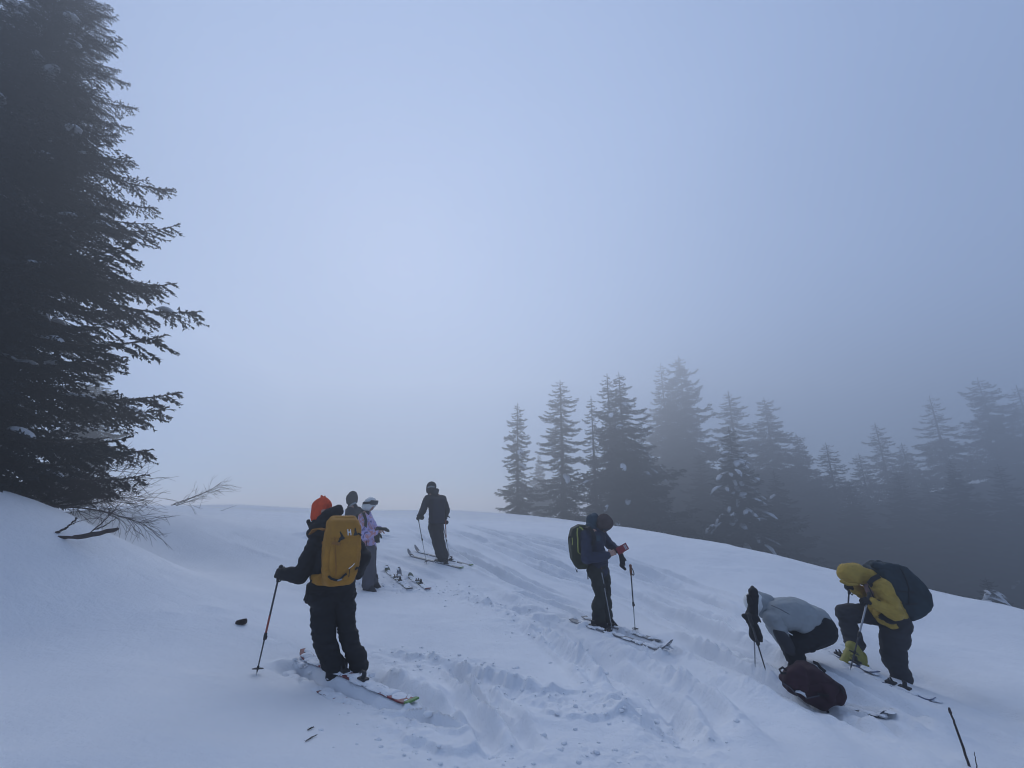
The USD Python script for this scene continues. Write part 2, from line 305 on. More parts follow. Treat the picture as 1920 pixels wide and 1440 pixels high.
def make_bough(L, seed, needle=.045, width=.013, dens=60, droop=.25, lift=.3, spread=.42, split=False, fine=True):
    """One spruce bough along +x: a bent stem, flat side branches with side twigs, each twig set with needle tufts."""
    r = np.random.default_rng(seed)
    def stem(t): return np.stack([L * t, .04 * L * np.sin(t * 5 + seed), L * (-droop * np.sin(t * 2.4) * .6 + lift * t ** 3 * .55)], -1)
    tw = []                                        # twig pieces: start, end
    ts = np.linspace(0, 1, 14); S = stem(ts)
    meshes = [tube(S, .010 + .009 * L, .006, 5)] if fine else [tube(S[::3], .02, .006, 3, False)]
    for a, b in zip(S[3:-1], S[4:]): tw.append((a, b))
    n = int(9 + 7 * L)
    for i in range(n):
        t = .12 + .87 * (i + r.uniform(0, .6)) / n; t = min(t, .985)
        side = 1 if i % 2 else -1
        ln = spread * L * (1.05 - t) ** .75 * r.uniform(.65, 1.1) * (.55 + .45 * min(1, t * 3)) + .07
        p0 = stem(np.array([t]))[0]
        ang = math.radians(r.uniform(42, 62)) * side
        d = np.array([math.cos(ang), math.sin(ang), r.uniform(-.35, .12)]); d /= np.linalg.norm(d)
        k = max(3, int(ln / .1)); q = [p0]
        for j in range(k):
            d = d + np.array([.06, -.02 * side, -.05 + .10 * j / k]) + r.normal(0, .05, 3); d /= np.linalg.norm(d); q.append(q[-1] + d * ln / k)
        q = np.array(q)
        if fine: meshes.append(tube(q, .008, .003, 3, False))
        for j in range(k):
            tw.append((q[j], q[j + 1]))
            if ln > .18 and j < k:
                for s2 in (-1, 1):
                    if r.random() < .8:
                        l2 = r.uniform(.08, .24) * (1 - .5 * j / k) * min(1.3, ln / .4 + .4)
                        dd = (q[j + 1] - q[j]); dd /= np.linalg.norm(dd)
                        pr = np.array([-dd[1], dd[0], 0]) * s2 * r.uniform(.6, 1.1)
                        e = q[j] + (dd + pr + np.array([0, 0, r.uniform(-.35, .1)])) * l2 * .75
                        tw.append((q[j], e))
    A, B = np.array([x[0] for x in tw]), np.array([x[1] for x in tw])
    ln = np.linalg.norm(B - A, axis=1); cnt = np.maximum(2, (ln * dens).astype(int)); idx = np.repeat(np.arange(len(A)), cnt)
    u = r.random(len(idx))[:, None]; o = A[idx] * (1 - u) + B[idx] * u
    dirn = (B - A)[idx]; dirn /= np.linalg.norm(dirn, axis=1, keepdims=True)
    rnd = r.normal(0, 1, (len(idx), 3)); rnd -= (rnd * dirn).sum(1, keepdims=True) * dirn; rnd /= np.linalg.norm(rnd, axis=1, keepdims=True) + 1e-9
    nd = dirn * .75 + rnd * .75; nd /= np.linalg.norm(nd, axis=1, keepdims=True)
    ll = needle * r.uniform(.6, 1.25, (len(idx), 1)); wd = np.cross(nd, r.normal(0, 1, nd.shape)); wd /= np.linalg.norm(wd, axis=1, keepdims=True) + 1e-9
    w = width * r.uniform(.7, 1.3, (len(idx), 1))
    V = np.stack([o - wd * w, o + wd * w, o + nd * ll], 1).reshape(-1, 3); F = np.arange(len(V)).reshape(-1, 3)
    if split: return cat_mesh(meshes), stem, trimesh.Trimesh(V, F, process=False)
    return cat_mesh(meshes + [(V, F)]), stem
def place_bough(mesh, az, tilt, scale, origin, roll=0.0):
    v = mesh.vertices * scale
    cr, sr = math.cos(roll), math.sin(roll); v = np.stack([v[:, 0], v[:, 1] * cr - v[:, 2] * sr, v[:, 1] * sr + v[:, 2] * cr], 1)
    ct, st = math.cos(tilt), math.sin(tilt); v = np.stack([v[:, 0] * ct - v[:, 2] * st, v[:, 1], v[:, 0] * st + v[:, 2] * ct], 1)
    ca, sa = math.cos(az), math.sin(az); v = np.stack([v[:, 0] * ca - v[:, 1] * sa, v[:, 0] * sa + v[:, 1] * ca, v[:, 2]], 1)
    return trimesh.Trimesh(v + origin, mesh.faces, process=False)
def snow_pad(center, az, tilt, ln, wd, th, seed, n=(9, 6)):
    """A lump of snow lying along a bough."""
    s = trimesh.creation.icosphere(2, 1.0); v = np.array(s.vertices)
    k = 1 + .7 * (fbm(v * 1.7 + seed * 3.1, 3, seed % 50) - .5)
    v = v * k[:, None] * np.array([ln / 2, wd / 2, th / 2]); v[:, 2] = np.where(v[:, 2] < 0, v[:, 2] * .35, v[:, 2]); v[:, 2] -= .35 * th * (v[:, 0] / (ln / 2)) ** 2
    return place_bough(trimesh.Trimesh(v, s.faces, process=False), az, tilt, 1.0, center)
stage.CreateClassPrim('/World/Prototypes')
BOUGHS = []
for _i in range(6):
    _m, _s, _n = make_bough(2.6, 100 + _i, dens=95, split=True)
    stage.CreateClassPrim('/World/Prototypes').GetPath(); UsdGeom.Xform.Define(stage, f'/World/Prototypes/bough_{_i:03d}')
    usdkit.mesh(stage, f'/World/Prototypes/bough_{_i:03d}/stem', _m, M_bark, smooth=False)
    usdkit.mesh(stage, f'/World/Prototypes/bough_{_i:03d}/needles', _n, M_needle, smooth=False)
    BOUGHS.append(_s)
def bough_part(t, k, az, tilt, scale, o, roll):
    x = UsdGeom.Xform.Define(stage, path_for('bough', t)); q = o - origin_of(t)
    x.AddTranslateOp().Set(Gf.Vec3d(*map(float, q))); x.AddRotateZOp().Set(math.degrees(az)); x.AddRotateYOp().Set(-math.degrees(tilt)); x.AddRotateXOp().Set(math.degrees(roll)); x.AddScaleOp().Set(Gf.Vec3f(scale, scale, scale))
    x.GetPrim().GetReferences().AddInternalReference(f'/World/Prototypes/bough_{k:03d}'); x.GetPrim().SetInstanceable(True)

def big_spruce(name, label, x, y, H, R, skirt, n, seed, snow=.3, most=300, power=1.0):
    """A near spruce whose boughs are separate parts. """
    r = np.random.default_rng(seed); z0 = gz(x, y) - .15
    t = thing(name, label, 'tree', (x, y, z0))
    lean = r.normal(0, .01, 2)
    tp = np.array([[x + lean[0] * h, y + lean[1] * h, z0 + h] for h in np.linspace(0, H, 12)])
    part('trunk', tube(tp, H * .013, .02, 10), M_bark, t)
    for i in range(n):
        u = (i + r.uniform(0, .8)) / n; h = skirt + (H * .985 - skirt) * u ** .82
        Lb = (R * (1 - u) ** power + .25) * r.uniform(.55, 1.08) * (1.0 if u > .08 else .85)
        az = i * 2.39996 + r.uniform(-.35, .35)
        tilt = math.radians(-15 + 28 * u ** 1.3 + r.uniform(-10, 9))
        kb = int(r.integers(len(BOUGHS))); st = BOUGHS[kb]
        o = np.array([x + lean[0] * h, y + lean[1] * h, z0 + h])
        bough_part(t, kb, az, tilt, Lb / 2.6, o, r.uniform(-.25, .25))
        if True:
            if r.random() < snow * (1 - u) ** .6:
                for q in range(r.integers(1, 3)):
                    f = r.uniform(.35, .85); c = place_bough(trimesh.Trimesh(st(np.array([f])) + np.array([[0, 0, .05]]), [[0, 0, 0]], process=False), az, tilt, Lb / 2.6, o).vertices[0]
                    part('snow_lump', snow_pad(c, az, tilt, r.uniform(.25, .6), r.uniform(.12, .26), r.uniform(.07, .13), seed * 7 + i * 3 + q), M_snow, t, smooth=True)
    return t

# far spruces: four shapes of crown, each tree its own thing
FAR_BOUGH = [make_bough(2.0, 300 + i, needle=.13, width=.032, dens=15, fine=False, droop=.55, lift=.22, spread=.46) for i in range(4)]
def far_crown(H, R, seed, n=95, gap=0.0):
    r = np.random.default_rng(seed); ms = []; spots = []
    for i in range(n):
        u = (i + r.uniform(0, .9)) / n; h = H * (.05 + .935 * u ** .8)
        bump = 1 + .16 * math.sin(h * 2.1 + seed) + .20 * math.sin(h * .7 + 2 * seed)
        v = ((h / H) - .05) / .935; Lb = (R * (1 - v) ** .8 * bump + .22) * r.uniform(.42, 1.15); az = i * 2.39996 + r.uniform(-.4, .4); tilt = math.radians(-24 + 34 * v ** 1.5 + r.uniform(-15, 13))
        if r.random() < gap: continue
        bm, st = FAR_BOUGH[r.integers(4)]
        ms.append(place_bough(bm, az, tilt, Lb / 2.0, np.array([0, 0, h]), r.uniform(-.3, .3)))
        spots.append((h, az, tilt, Lb, u))
    tip = tube([[0, 0, H * .9], [0, 0, H]], .03, .012, 4)
    return cat_mesh(ms + [tip]), spots
PROTO = {}
for key, (H, R, seed, n) in {'slim': (12, 1.9, 41, 200), 'full': (13, 3.1, 42, 250), 'broad': (14, 4.0, 43, 260), 'narrow': (12, 1.2, 44, 170), 'ragged': (13, 2.5, 45, 180), 'dense': (12, 2.8, 46, 260)}.items():
    c, spots = far_crown(H, R, seed, n)
    r0 = f'/World/Prototypes/spruce_{key}'; UsdGeom.Xform.Define(stage, r0)
    usdkit.mesh(stage, r0 + '/trunk', trimesh.Trimesh(*tube([[0, 0, -.4], [0, 0, H * .5], [0, 0, H - .3]], .15, .012, 7), process=False), M_bark, smooth=40)
    UsdGeom.Xform.Define(stage, r0 + '/crown'); usdkit.mesh(stage, r0 + '/crown/foliage', c, M_needle, smooth=False)
    PROTO[key] = (H, R, spots, r0)
def far_spruce(label, px, ptop, Y, key, wide=1.0, snow=0, seed=0, group=None, big=1.0):
    """A spruce whose top was measured in the photograph; copies share their trunk and crown, the snow on them is each tree's own."""
    top = at(px, ptop, Y); x, y = top[0], top[1]; z0 = float(base_z(x, y)) - .2
    H, R, spots, r0 = PROTO[key]; k = (top[2] - z0) / H; kr = k * wide * 1.2; r = np.random.default_rng(seed); a = r.uniform(0, 6.28)
    X = UsdGeom.Xform.Define(stage, path_for('spruce_tree')); X.AddTranslateOp().Set(Gf.Vec3d(x, y, z0)); t = X.GetPrim()
    ORIGIN[str(t.GetPath())] = np.array([x, y, z0]); tag(t, label, 'tree', group)
    if not snow:
        X.AddRotateZOp().Set(math.degrees(a)); X.AddScaleOp().Set(Gf.Vec3f(kr, kr, k)); t.GetReferences().AddInternalReference(r0); t.SetInstanceable(True); return t
    for nm in ('trunk', 'crown'):
        m = (UsdGeom.Mesh if nm == 'trunk' else UsdGeom.Xform).Define(stage, f'{t.GetPath()}/{nm}'); m.GetPrim().GetReferences().AddInternalReference(f'{r0}/{nm}')
        m.AddRotateZOp().Set(math.degrees(a)); m.AddScaleOp().Set(Gf.Vec3f(kr, kr, k))
        if nm == 'crown': m.GetPrim().SetInstanceable(True)
    cand = [s for s in spots if s[4] < .8 and math.sin(s[1] + a) < .25]; r.shuffle(cand)          # boughs that lean towards the clearing
    for h, az, tilt, Lb, u in cand[:snow]:
        f = r.uniform(.4, .9); A = az + a
        cpos = np.array([x + math.cos(A) * Lb * f * kr, y + math.sin(A) * Lb * f * kr, z0 + (h + math.tan(tilt) * Lb * f - .10 * Lb) * k + .1])
        part('snow_lump', snow_pad(cpos, A + r.uniform(-.6, .6), tilt - r.uniform(.2, .6), big * r.uniform(.4, 1.3), big * r.uniform(.22, .45), big * r.uniform(.14, .26), seed * 31 + int(h * 100)), M_snow, t, smooth=True)
    return t

# ------------------------------------------------------------------ figures: hulls of spheres along the limbs, joined and smoothed
_ico = trimesh.creation.icosphere(2, 1.0).vertices
def hull(*pr):
    """Hull of (point, radius or radii) pairs."""
    return m3.Manifold.hull_points(np.vstack([np.asarray(p, float) + _ico * np.asarray(r, float) for p, r in pr]))
def chain(*pr): return [hull(a, b) for a, b in zip(pr[:-1], pr[1:])]
def solid(pieces, edge=.02, it=8, wrinkle=0.0, seed=0, scale=(9, 9, 13), cut=None):
    """Joins the pieces to one closed surface, evens it out and lays folds into it."""
    mm = m3.Manifold.batch_boolean(pieces, m3.OpType.Add) if len(pieces) > 1 else pieces[0]
    if cut: mm = mm - m3.Manifold.batch_boolean(cut, m3.OpType.Add)
    mm = mm.refine_to_length(edge).to_mesh()
    t = trimesh.Trimesh(np.array(mm.vert_properties[:, :3], float), np.array(mm.tri_verts), process=True)
    if it:
        v0 = np.array(t.vertices); trimesh.smoothing.filter_taubin(t, lamb=.5, nu=.52, iterations=it); v1 = np.array(t.vertices)
        bad = ~(np.linalg.norm(v1 - v0, axis=1) < max(.02, 1.5 * edge)); v1[bad] = v0[bad]; t.vertices = v1
    if wrinkle:
        v = np.array(t.vertices); n = np.array(t.vertex_normals)
        q = v + .05 * (np.stack([fbm(v * 6, 2, seed + 1), fbm(v * 6, 2, seed + 2), fbm(v * 6, 2, seed + 3)], -1) - .5)
        w = fbm(q * np.array(scale), 3, seed); fold = 1 - np.abs(w - .5) * 5
        t.vertices = v + n * (wrinkle * (np.clip(fold, -.6, 1) * .8 + (fbm(v * 4.5, 2, seed + 7) - .5) * 2.2))[:, None]
    return t
def unit(v): v = np.asarray(v, float); return v / np.linalg.norm(v)
def mix(a, b, t): return np.asarray(a) * (1 - t) + np.asarray(b) * t
def frame_of(f, up):
    f = unit(f); r = unit(np.cross(f, up)); return f, r, np.cross(r, f)
def head_pieces(c, f, up, s=1.0):
    """A head with brow, nose, mouth, chin, eyes and ears; c is the middle of the skull, f where the face looks."""
    f, r, u = frame_of(f, up); P = lambda a, b, d: c + s * (f * a + r * b + u * d)
    h = [hull((P(-.012, 0, .03), .088 * s), (P(.02, 0, .015), .078 * s), (P(-.03, 0, .01), .08 * s)),
         hull((P(.03, 0, -.01), .068 * s), (P(.05, 0, -.085), .034 * s), (P(.0, .035, -.06), .035 * s), (P(.0, -.035, -.06), .035 * s)),
         hull((P(.086, 0, .012), .009 * s), (P(.108, 0, -.022), .011 * s), (P(.088, .012, -.026), .008 * s), (P(.088, -.012, -.026), .008 * s)),
         hull((P(.083, .02, -.052), .007 * s), (P(.083, -.02, -.052), .007 * s)), hull((P(.081, .016, -.062), .008 * s), (P(.081, -.016, -.062), .008 * s)),
         hull((P(.078, .034, .028), .008 * s), (P(.082, .008, .026), .008 * s)), hull((P(.078, -.034, .028), .008 * s), (P(.082, -.008, .026), .008 * s))]
    for k in (-1, 1):
        h.append(hull((P(-.005, .083 * k, .012), .014 * s), (P(-.008, .08 * k, -.022), .011 * s)))
        h.append(hull((P(.078, .03 * k, .01), .011 * s), (P(.078, .03 * k, .009), .011 * s)))
    return h
def hand_pieces(w, f, back, side, curl=(.5, .6, .4), thumb=.5, s=1.0, r=1.0, spread=.06):
    """A palm, four unequal bent fingers and a thumb. w wrist, f towards the knuckles, back of the hand, side (+1/-1) the thumb's side."""
    f = unit(f); back = unit(back - f * np.dot(back, f)); lat = np.cross(back, f) * side
    P = lambda a, b, d: w + s * (f * a + lat * b + back * d)
    out = [hull((P(.0, .016, 0), .019 * s * r), (P(.0, -.016, 0), .019 * s * r), (P(.085, .030, .003), .013 * s * r), (P(.08, -.030, 0), .012 * s * r)),
           hull((P(.01, .02, -.006), .02 * s * r), (P(.05, .028, -.008), .014 * s * r))]
    for k, (b, l, q) in enumerate([(.029, .074, .0), (.010, .084, .004), (-.010, .077, .003), (-.029, .06, -.002)]):
        p = P(.084, b, q); ang = 0.0; rad = .0095 * s * r; d0 = unit(f + lat * (1.5 - k) * spread)
        for j, c in enumerate(curl):
            ang += c; d = d0 * math.cos(ang) - back * math.sin(ang)
            q2 = p + d * l * s * (.46, .30, .24)[j]
            out.append(hull((p, rad), (q2, rad * .9))); p, rad = q2, rad * .9
    p = P(.022, .030, -.006); d = unit(f * .75 + lat * .75 - back * .25); q2 = p + d * .042 * s; out.append(hull((p, .013 * s * r), (q2, .0105 * s * r)))
    d = unit(f * .95 + lat * (.35 - thumb) - back * (.2 + .4 * thumb)); q3 = q2 + d * .034 * s; out.append(hull((q2, .0105 * s * r), (q3, .009 * s * r)))
    return out
def fist(w, f, back, side, s=1.0, r=1.25): return hand_pieces(w, f, back, side, (1.25, 1.35, .9), .9, s, r, .02)
def oval(c, f, r, u, ra, rb, rc): return (c, np.abs(0) + 1), None
def box_pieces(c, ax, ay, az, sx, sy, sz, rad):
    """A box with rounded edges round c, half sizes along three unit axes."""
    pts = [(c + ax * i * (sx - rad) + ay * j * (sy - rad) + az * k * (sz - rad), rad) for i in (-1, 1) for j in (-1, 1) for k in (-1, 1)]
    return hull(*pts)
def ribbon(pts, normals, width, th=.004):
    """A flat strap along a line."""
    p = np.asarray(pts, float); t = np.gradient(p, axis=0); t /= np.linalg.norm(t, axis=1, keepdims=True)
    n = np.broadcast_to(np.asarray(normals, float), p.shape); n = n - (n * t).sum(1, keepdims=True) * t; n /= np.linalg.norm(n, axis=1, keepdims=True)
    b = np.cross(t, n); w = width / 2
    v = np.stack([p - b * w, p + b * w, p + b * w + n * th, p - b * w + n * th], 1).reshape(-1, 3); f = []
    for i in range(len(p) - 1):
        for j in range(4):
            k = (j + 1) % 4; f += [[i * 4 + j, i * 4 + k, i * 4 + 4 + k], [i * 4 + j, i * 4 + 4 + k, i * 4 + 4 + j]]
    e = (len(p) - 1) * 4; f += [[0, 2, 1], [0, 3, 2], [e, e + 1, e + 2], [e, e + 2, e + 3]]
    m = trimesh.Trimesh(v, f, process=False); trimesh.repair.fix_normals(m); return m
def on_snow(px, py):
    d = ray(px, py); Ys = np.linspace(2, 30, 1400); P = EYE + d * Ys[:, None]; h = P[:, 2] - snow_z(P[:, 0], P[:, 1])
    i = int(np.argmax(h < 0)); t = h[i - 1] / (h[i - 1] - h[i]); return P[i - 1] * (1 - t) + P[i] * t

M_black = mat('black_shell_fabric', (.011, .012, .016), .75, .2, bump=(160, .003), vary=(5, .7, 1.3))
M_charcoal = mat('charcoal_fabric', (.035, .036, .042), .8, .2, bump=(160, .003), vary=(6, .8, 1.25))
M_slate = mat('slate_fabric', (.075, .075, .09), .8, .2, bump=(150, .003), vary=(6, .85, 1.2))
M_olive_dark = mat('dark_olive_fabric', (.028, .032, .028), .8, .2, bump=(150, .003), vary=(6, .8, 1.3))
M_navy = mat('navy_fabric', (.022, .029, .058), .7, .25, bump=(160, .003), vary=(6, .85, 1.2))
M_teal = mat('teal_fabric', (.028, .055, .078), .7, .25, bump=(160, .003))
M_grey_jacket = mat('grey_jacket_fabric', (.27, .295, .31), .75, .2, bump=(120, .003), vary=(4, .9, 1.1))
M_mustard = mat('mustard_pack_fabric', (.35, .165, .018), .7, .25, bump=(200, .003), vary=(7, .85, 1.15))
M_mustard_dark = mat('brown_mustard_fabric', (.27, .115, .016), .7, .25, bump=(200, .003), vary=(7, .85, 1.15))
M_yellow = mat('yellow_jacket_fabric', (.38, .255, .045), .7, .25, bump=(150, .003), vary=(5, .85, 1.15))
M_boot_yellow = mat('yellow_green_boot_shell', (.27, .25, .05), .5, .4, vary=(12, .8, 1.15))
M_orange = mat('orange_wool', (.66, .085, .032), .9, .1, bump=(220, .006), vary=(30, .8, 1.1))
M_brown_wool = mat('grey_brown_wool', (.085, .065, .062), .95, .1, bump=(240, .006), vary=(30, .8, 1.2))
M_grey_wool = mat('grey_wool', (.085, .085, .08), .95, .1, bump=(240, .006), vary=(30, .8, 1.2))
M_pack_dark = mat('dark_teal_pack_fabric', (.014, .026, .034), .7, .25, bump=(180, .003), vary=(6, .7, 1.4))
M_pack_olive = mat('olive_pack_fabric', (.030, .036, .022), .75, .2, bump=(180, .003), vary=(6, .7, 1.4))
M_lime = mat('lime_webbing', (.34, .36, .10), .7, .2)
M_maroon = mat('maroon_pack_fabric', (.027, .009, .015), .7, .25, bump=(180, .003), vary=(7, .7, 1.4))
M_webbing = mat('black_webbing', (.012, .012, .014), .7, .25)
M_white_shell = mat('white_helmet_shell', (.62, .64, .64), .4, .5, vary=(20, .9, 1.05))
M_lens = mat('dark_goggle_lens', (.02, .025, .03), .12, .6)
M_skin = mat('skin', (.42, .25, .19), .55, .3)
M_white_print = mat('white_print', (.75, .75, .74), .6, .3)
M_red = mat('red_phone_case', (.20, .010, .022), .4, .4)
M_screen = mat('pale_screen', (.45, .43, .46), .2, .5)
M_alu = mat('grey_aluminium', (.30, .31, .33), .35, .5, metallic=.8)
M_dark_alu = mat('dark_pole_shaft', (.035, .035, .04), .4, .5)
M_red_shaft = mat('orange_red_shaft', (.28, .05, .03), .4, .5)
M_cork = mat('cork_grip', (.20, .085, .05), .85, .15, bump=(300, .002), vary=(60, .7, 1.2))
M_plastic = mat('black_plastic', (.015, .015, .017), .5, .4)
M_ski_red = mat('ski_top_red', (.16, .022, .028), .4, .4, vary=(14, .4, 1.7))
M_ski_dark = mat('ski_top_dark', (.035, .04, .05), .4, .5, vary=(10, .6, 1.6))
M_ski_pale = mat('ski_top_pale', (.15, .16, .18), .4, .4, vary=(8, .55, 1.4))
M_ski_blue = mat('ski_top_blue', (.06, .085, .17), .4, .5, vary=(8, .6, 1.5))
M_ski_lime = mat('ski_top_lime', (.085, .11, .075), .4, .5, vary=(10, .4, 1.5))
M_green_edge = mat('green_ski_end', (.10, .22, .06), .5, .4)
M_steel = mat('steel_edge', (.35, .36, .38), .35, .5, metallic=.9)
M_camo = usdkit.material(stage, '/World/Looks/lilac_print_fabric', {
    'tc': ('texture_coordinate', {}), 'n': ('noise_texture', {'scale': 7.0, 'detail': 2.0, 'roughness': .5, 'distortion': 1.2}),
    'r': ('rgb_ramp', {'ramp': [(.0, (.12, .11, .24)), (.36, (.15, .13, .28)), (.41, (.46, .40, .66)), (.54, (.52, .45, .68)), (.57, (.52, .24, .25)), (.63, (.55, .26, .24)), (.66, (.50, .44, .70)), (1, (.56, .50, .72))]}),
    'bn': ('noise_texture', {'scale': 120.0, 'detail': 2.0}), 'b': ('bump', {'strength': .5, 'distance': .003}),
    'p': ('principled_bsdf', {'roughness': .75, 'specular_ior_level': .2})},
    [('tc.object', 'n.vector'), ('n.fac', 'r.fac'), ('r.color', 'p.base_color'), ('tc.object', 'bn.vector'), ('bn.fac', 'b.height'), ('b.normal', 'p.normal')], surface='p.BSDF')

# ------------------------------------------------------------------ ski poles and skis
def ski_pole(label, top, tip, shaft=M_dark_alu, lower=M_alu, grip=M_plastic, r=.0085, strap=True, basket=True, lock=.5, group=None, basket_at=.06):
    top, tip = np.asarray(top, float), np.asarray(tip, float); d = unit(tip - top); L = np.linalg.norm(tip - top)
    t = thing('ski_pole', label, 'ski pole', tip, group)
    a = unit(np.cross(d, [0, 1, .2])); b = np.cross(d, a)
    part('shaft', tube([top + d * .12, top + d * L * lock], r, r, 10), shaft, t)
    part('lower_shaft', tube([top + d * L * lock, tip - d * .03], r * .8, r * .62, 10), lower, t)
    part('clamp', solid([hull((top + d * (L * lock - .02), r * 1.6), (top + d * (L * lock + .02), r * 1.5)), hull((top + d * L * lock + a * r * 1.6, r * .9), (top + d * (L * lock + .02) + a * r * 1.6, r * .8))], .006, 2), M_plastic, t)
    part('grip', solid([hull((top + d * .005, .0215), (top + d * .03 + b * .006, .018)), hull((top + d * .03, .0165), (top + d * .085, .0185)), hull((top + d * .085 + b * .004, .0195), (top + d * .135, .0145)), hull((top + d * .06 - b * .004, .018), (top + d * .1 - b * .004, .017))], .006, 4), grip, t)
    if strap:
        u = np.linspace(0, 2 * np.pi, 22); lp = top + d * .03 + np.outer(1 - np.cos(u), d * .055 + a * .014) + np.outer(np.sin(u), a * .022) + np.outer(np.sin(u / 2), b * .02)
        part('wrist_strap', ribbon(lp, b, .014, .002), M_webbing, t, smooth=60)
    if basket:
        c = tip - d * basket_at; th = np.arange(24) * 2 * np.pi / 24; rr = .045 * (1 + .12 * np.cos(3 * th))
        ring = c + np.outer(np.cos(th) * rr, a) + np.outer(np.sin(th) * rr, b)
        pcs = [tube(np.vstack([ring, ring[:1]]), .0035, .0035, 5, False)] + [tube([c, ring[k * 8]], .004, .003, 5) for k in range(3)] + [tube([c - d * .02, c + d * .015], .011, .008, 8)]
        part('basket', cat_mesh(pcs), M_plastic, t)
    part('tip', tube([tip - d * .035, tip], .005, .0015, 6), M_steel, t)
    PITS.append((tip[0], tip[1], .035, .02))
    return t
def ski(label, tail, tip, m_top, width=.1, lift=.012, end=M_green_edge, binding=.47, group=None, cover=.5, curl=.10, heel=True, seed=0, toe=True, bare=.03, bed=True):
    """A ski along two ground points: waisted board with a turned-up tip, steel edges, toe and heel bindings, some snow lying on it."""
    tail, tip = np.asarray(tail, float), np.asarray(tip, float)
    d = unit(tip - tail); L = np.linalg.norm(tip - tail); side = unit(np.cross(d, [0, 0, 1])); up = np.cross(side, d)
    t = thing('ski', label, 'ski', tail, group)
    def sect(s0, s1, half_up, n=26, wk=1.0, thick=.016, z0=0.0):
        s = np.linspace(s0, s1, n); k = np.clip((s - .88) / .12, 0, 1); kt = np.clip((.05 - s) / .05, 0, 1)
        w = width / 2 * (.78 + .24 * (2 * s - 1) ** 2 + .04 * s) * np.sqrt(np.clip(1 - (np.clip((s - .93) / .075, 0, 1)) ** 2.2, .02, 1)) * wk
        c = tail + np.outer(s * L, d) + np.outer(lift + z0 + curl * k ** 1.7 + .02 * kt + .0 * s, up)
        th = thick * (.5 + .5 * np.clip(1 - np.abs(2 * s - 1), 0, 1) ** .5)
        v = np.stack([c - np.outer(w, side), c + np.outer(w, side), c + np.outer(w * .96, side) + np.outer(th, up), c - np.outer(w * .96, side) + np.outer(th, up)], 1).reshape(-1, 3); f = []
        for i in range(n - 1):
            for j in range(4):
                q = (j + 1) % 4; f += [[i * 4 + j, i * 4 + q, i * 4 + 4 + q], [i * 4 + j, i * 4 + 4 + q, i * 4 + 4 + j]]
        e = (n - 1) * 4; f += [[0, 2, 1], [0, 3, 2], [e, e + 1, e + 2], [e, e + 2, e + 3]]
        m = trimesh.Trimesh(v, f, process=False); trimesh.repair.fix_normals(m); return m
    b = part('board', sect(.0, 1, 0), m_top, t, smooth=30)
    part('edge', cat_mesh([sect(.02, .985, 0, wk=1.012, thick=.003, z0=-.0015)]), M_steel, b, smooth=30)
    if end is not None: part('tail_cap', sect(-.004, .018, 0, n=3, wk=1.03, thick=.03, z0=-.002), end, t, smooth=30)
    if binding:
        C = lambda s, h, o=0.0: tail + d * (s * L) + up * (lift + .016 + h) + side * o
        if toe: part('toe_binding', solid([box_pieces(C(binding + .085, .012), d, side, up, .045, .036, .014, .007), hull((C(binding + .085, .02, .028), .01), (C(binding + .10, .05, .022), .009)), hull((C(binding + .085, .02, -.028), .01), (C(binding + .10, .05, -.022), .009))], .012, 2), M_plastic, t)
        if heel: part('heel_binding', solid([box_pieces(C(binding - .085, .012), d, side, up, .05, .034, .013, .007), hull((C(binding - .085, .02), .022), (C(binding - .09, .062), .018)), hull((C(binding - .09, .062), .016), (C(binding - .07, .07), .012))], .012, 2), M_plastic, t)
    rr = np.random.default_rng(seed + 5); pads = []
    for i in range(int(cover * 26)):
        s = rr.uniform(bare, .985); c = tail + d * (s * L) + up * (lift + .012 + curl * max(0, (s - .88) / .12) ** 1.7) + side * rr.uniform(-.03, .03)
        pads.append(snow_pad(c, math.atan2(d[1], d[0]), math.asin(d[2]), rr.uniform(.05, .2), rr.uniform(.04, width), rr.uniform(.015, .04), seed * 9 + i))
    if pads: tag(part('snow_dusting', cat_mesh(pads), M_snow, t, smooth=True), kind='stuff')
    if bed: BEDS.append((tail, tip, width / 2, lift, min(cover, .75), seed))
    return t
def ski_boot(ankle, toe_dir, up, m_shell, s=1.0, buckles=True, shaft=.12):
    f, r, u = frame_of(toe_dir, up); P = lambda a, b, d: np.asarray(ankle) + s * (f * a + r * b + u * d)
    return solid([hull((P(-.06, 0, -.07), .045 * s), (P(.16, 0, -.085), .04 * s), (P(.10, 0, -.05), .048 * s), (P(-.055, 0, -.03), .05 * s)), hull((P(-.02, 0, -.04), .058 * s), (P(.02, 0, shaft), .062 * s)), hull((P(.12, 0, -.06), .045 * s), (P(.02, 0, .03), .058 * s)),
        box_pieces(P(.055, 0, -.112), f, r, u, .155 * s, .036 * s, .014 * s, .01 * s)] + ([hull((P(a, .046 * s, b), .009 * s), (P(a + .012, -.046 * s, b + .006), .009 * s)) for a, b in ((.10, -.035), (.078, .0), (.058, .04), (.058, .08)) if b < shaft - .03] if buckles else []), .014 * s, 2)

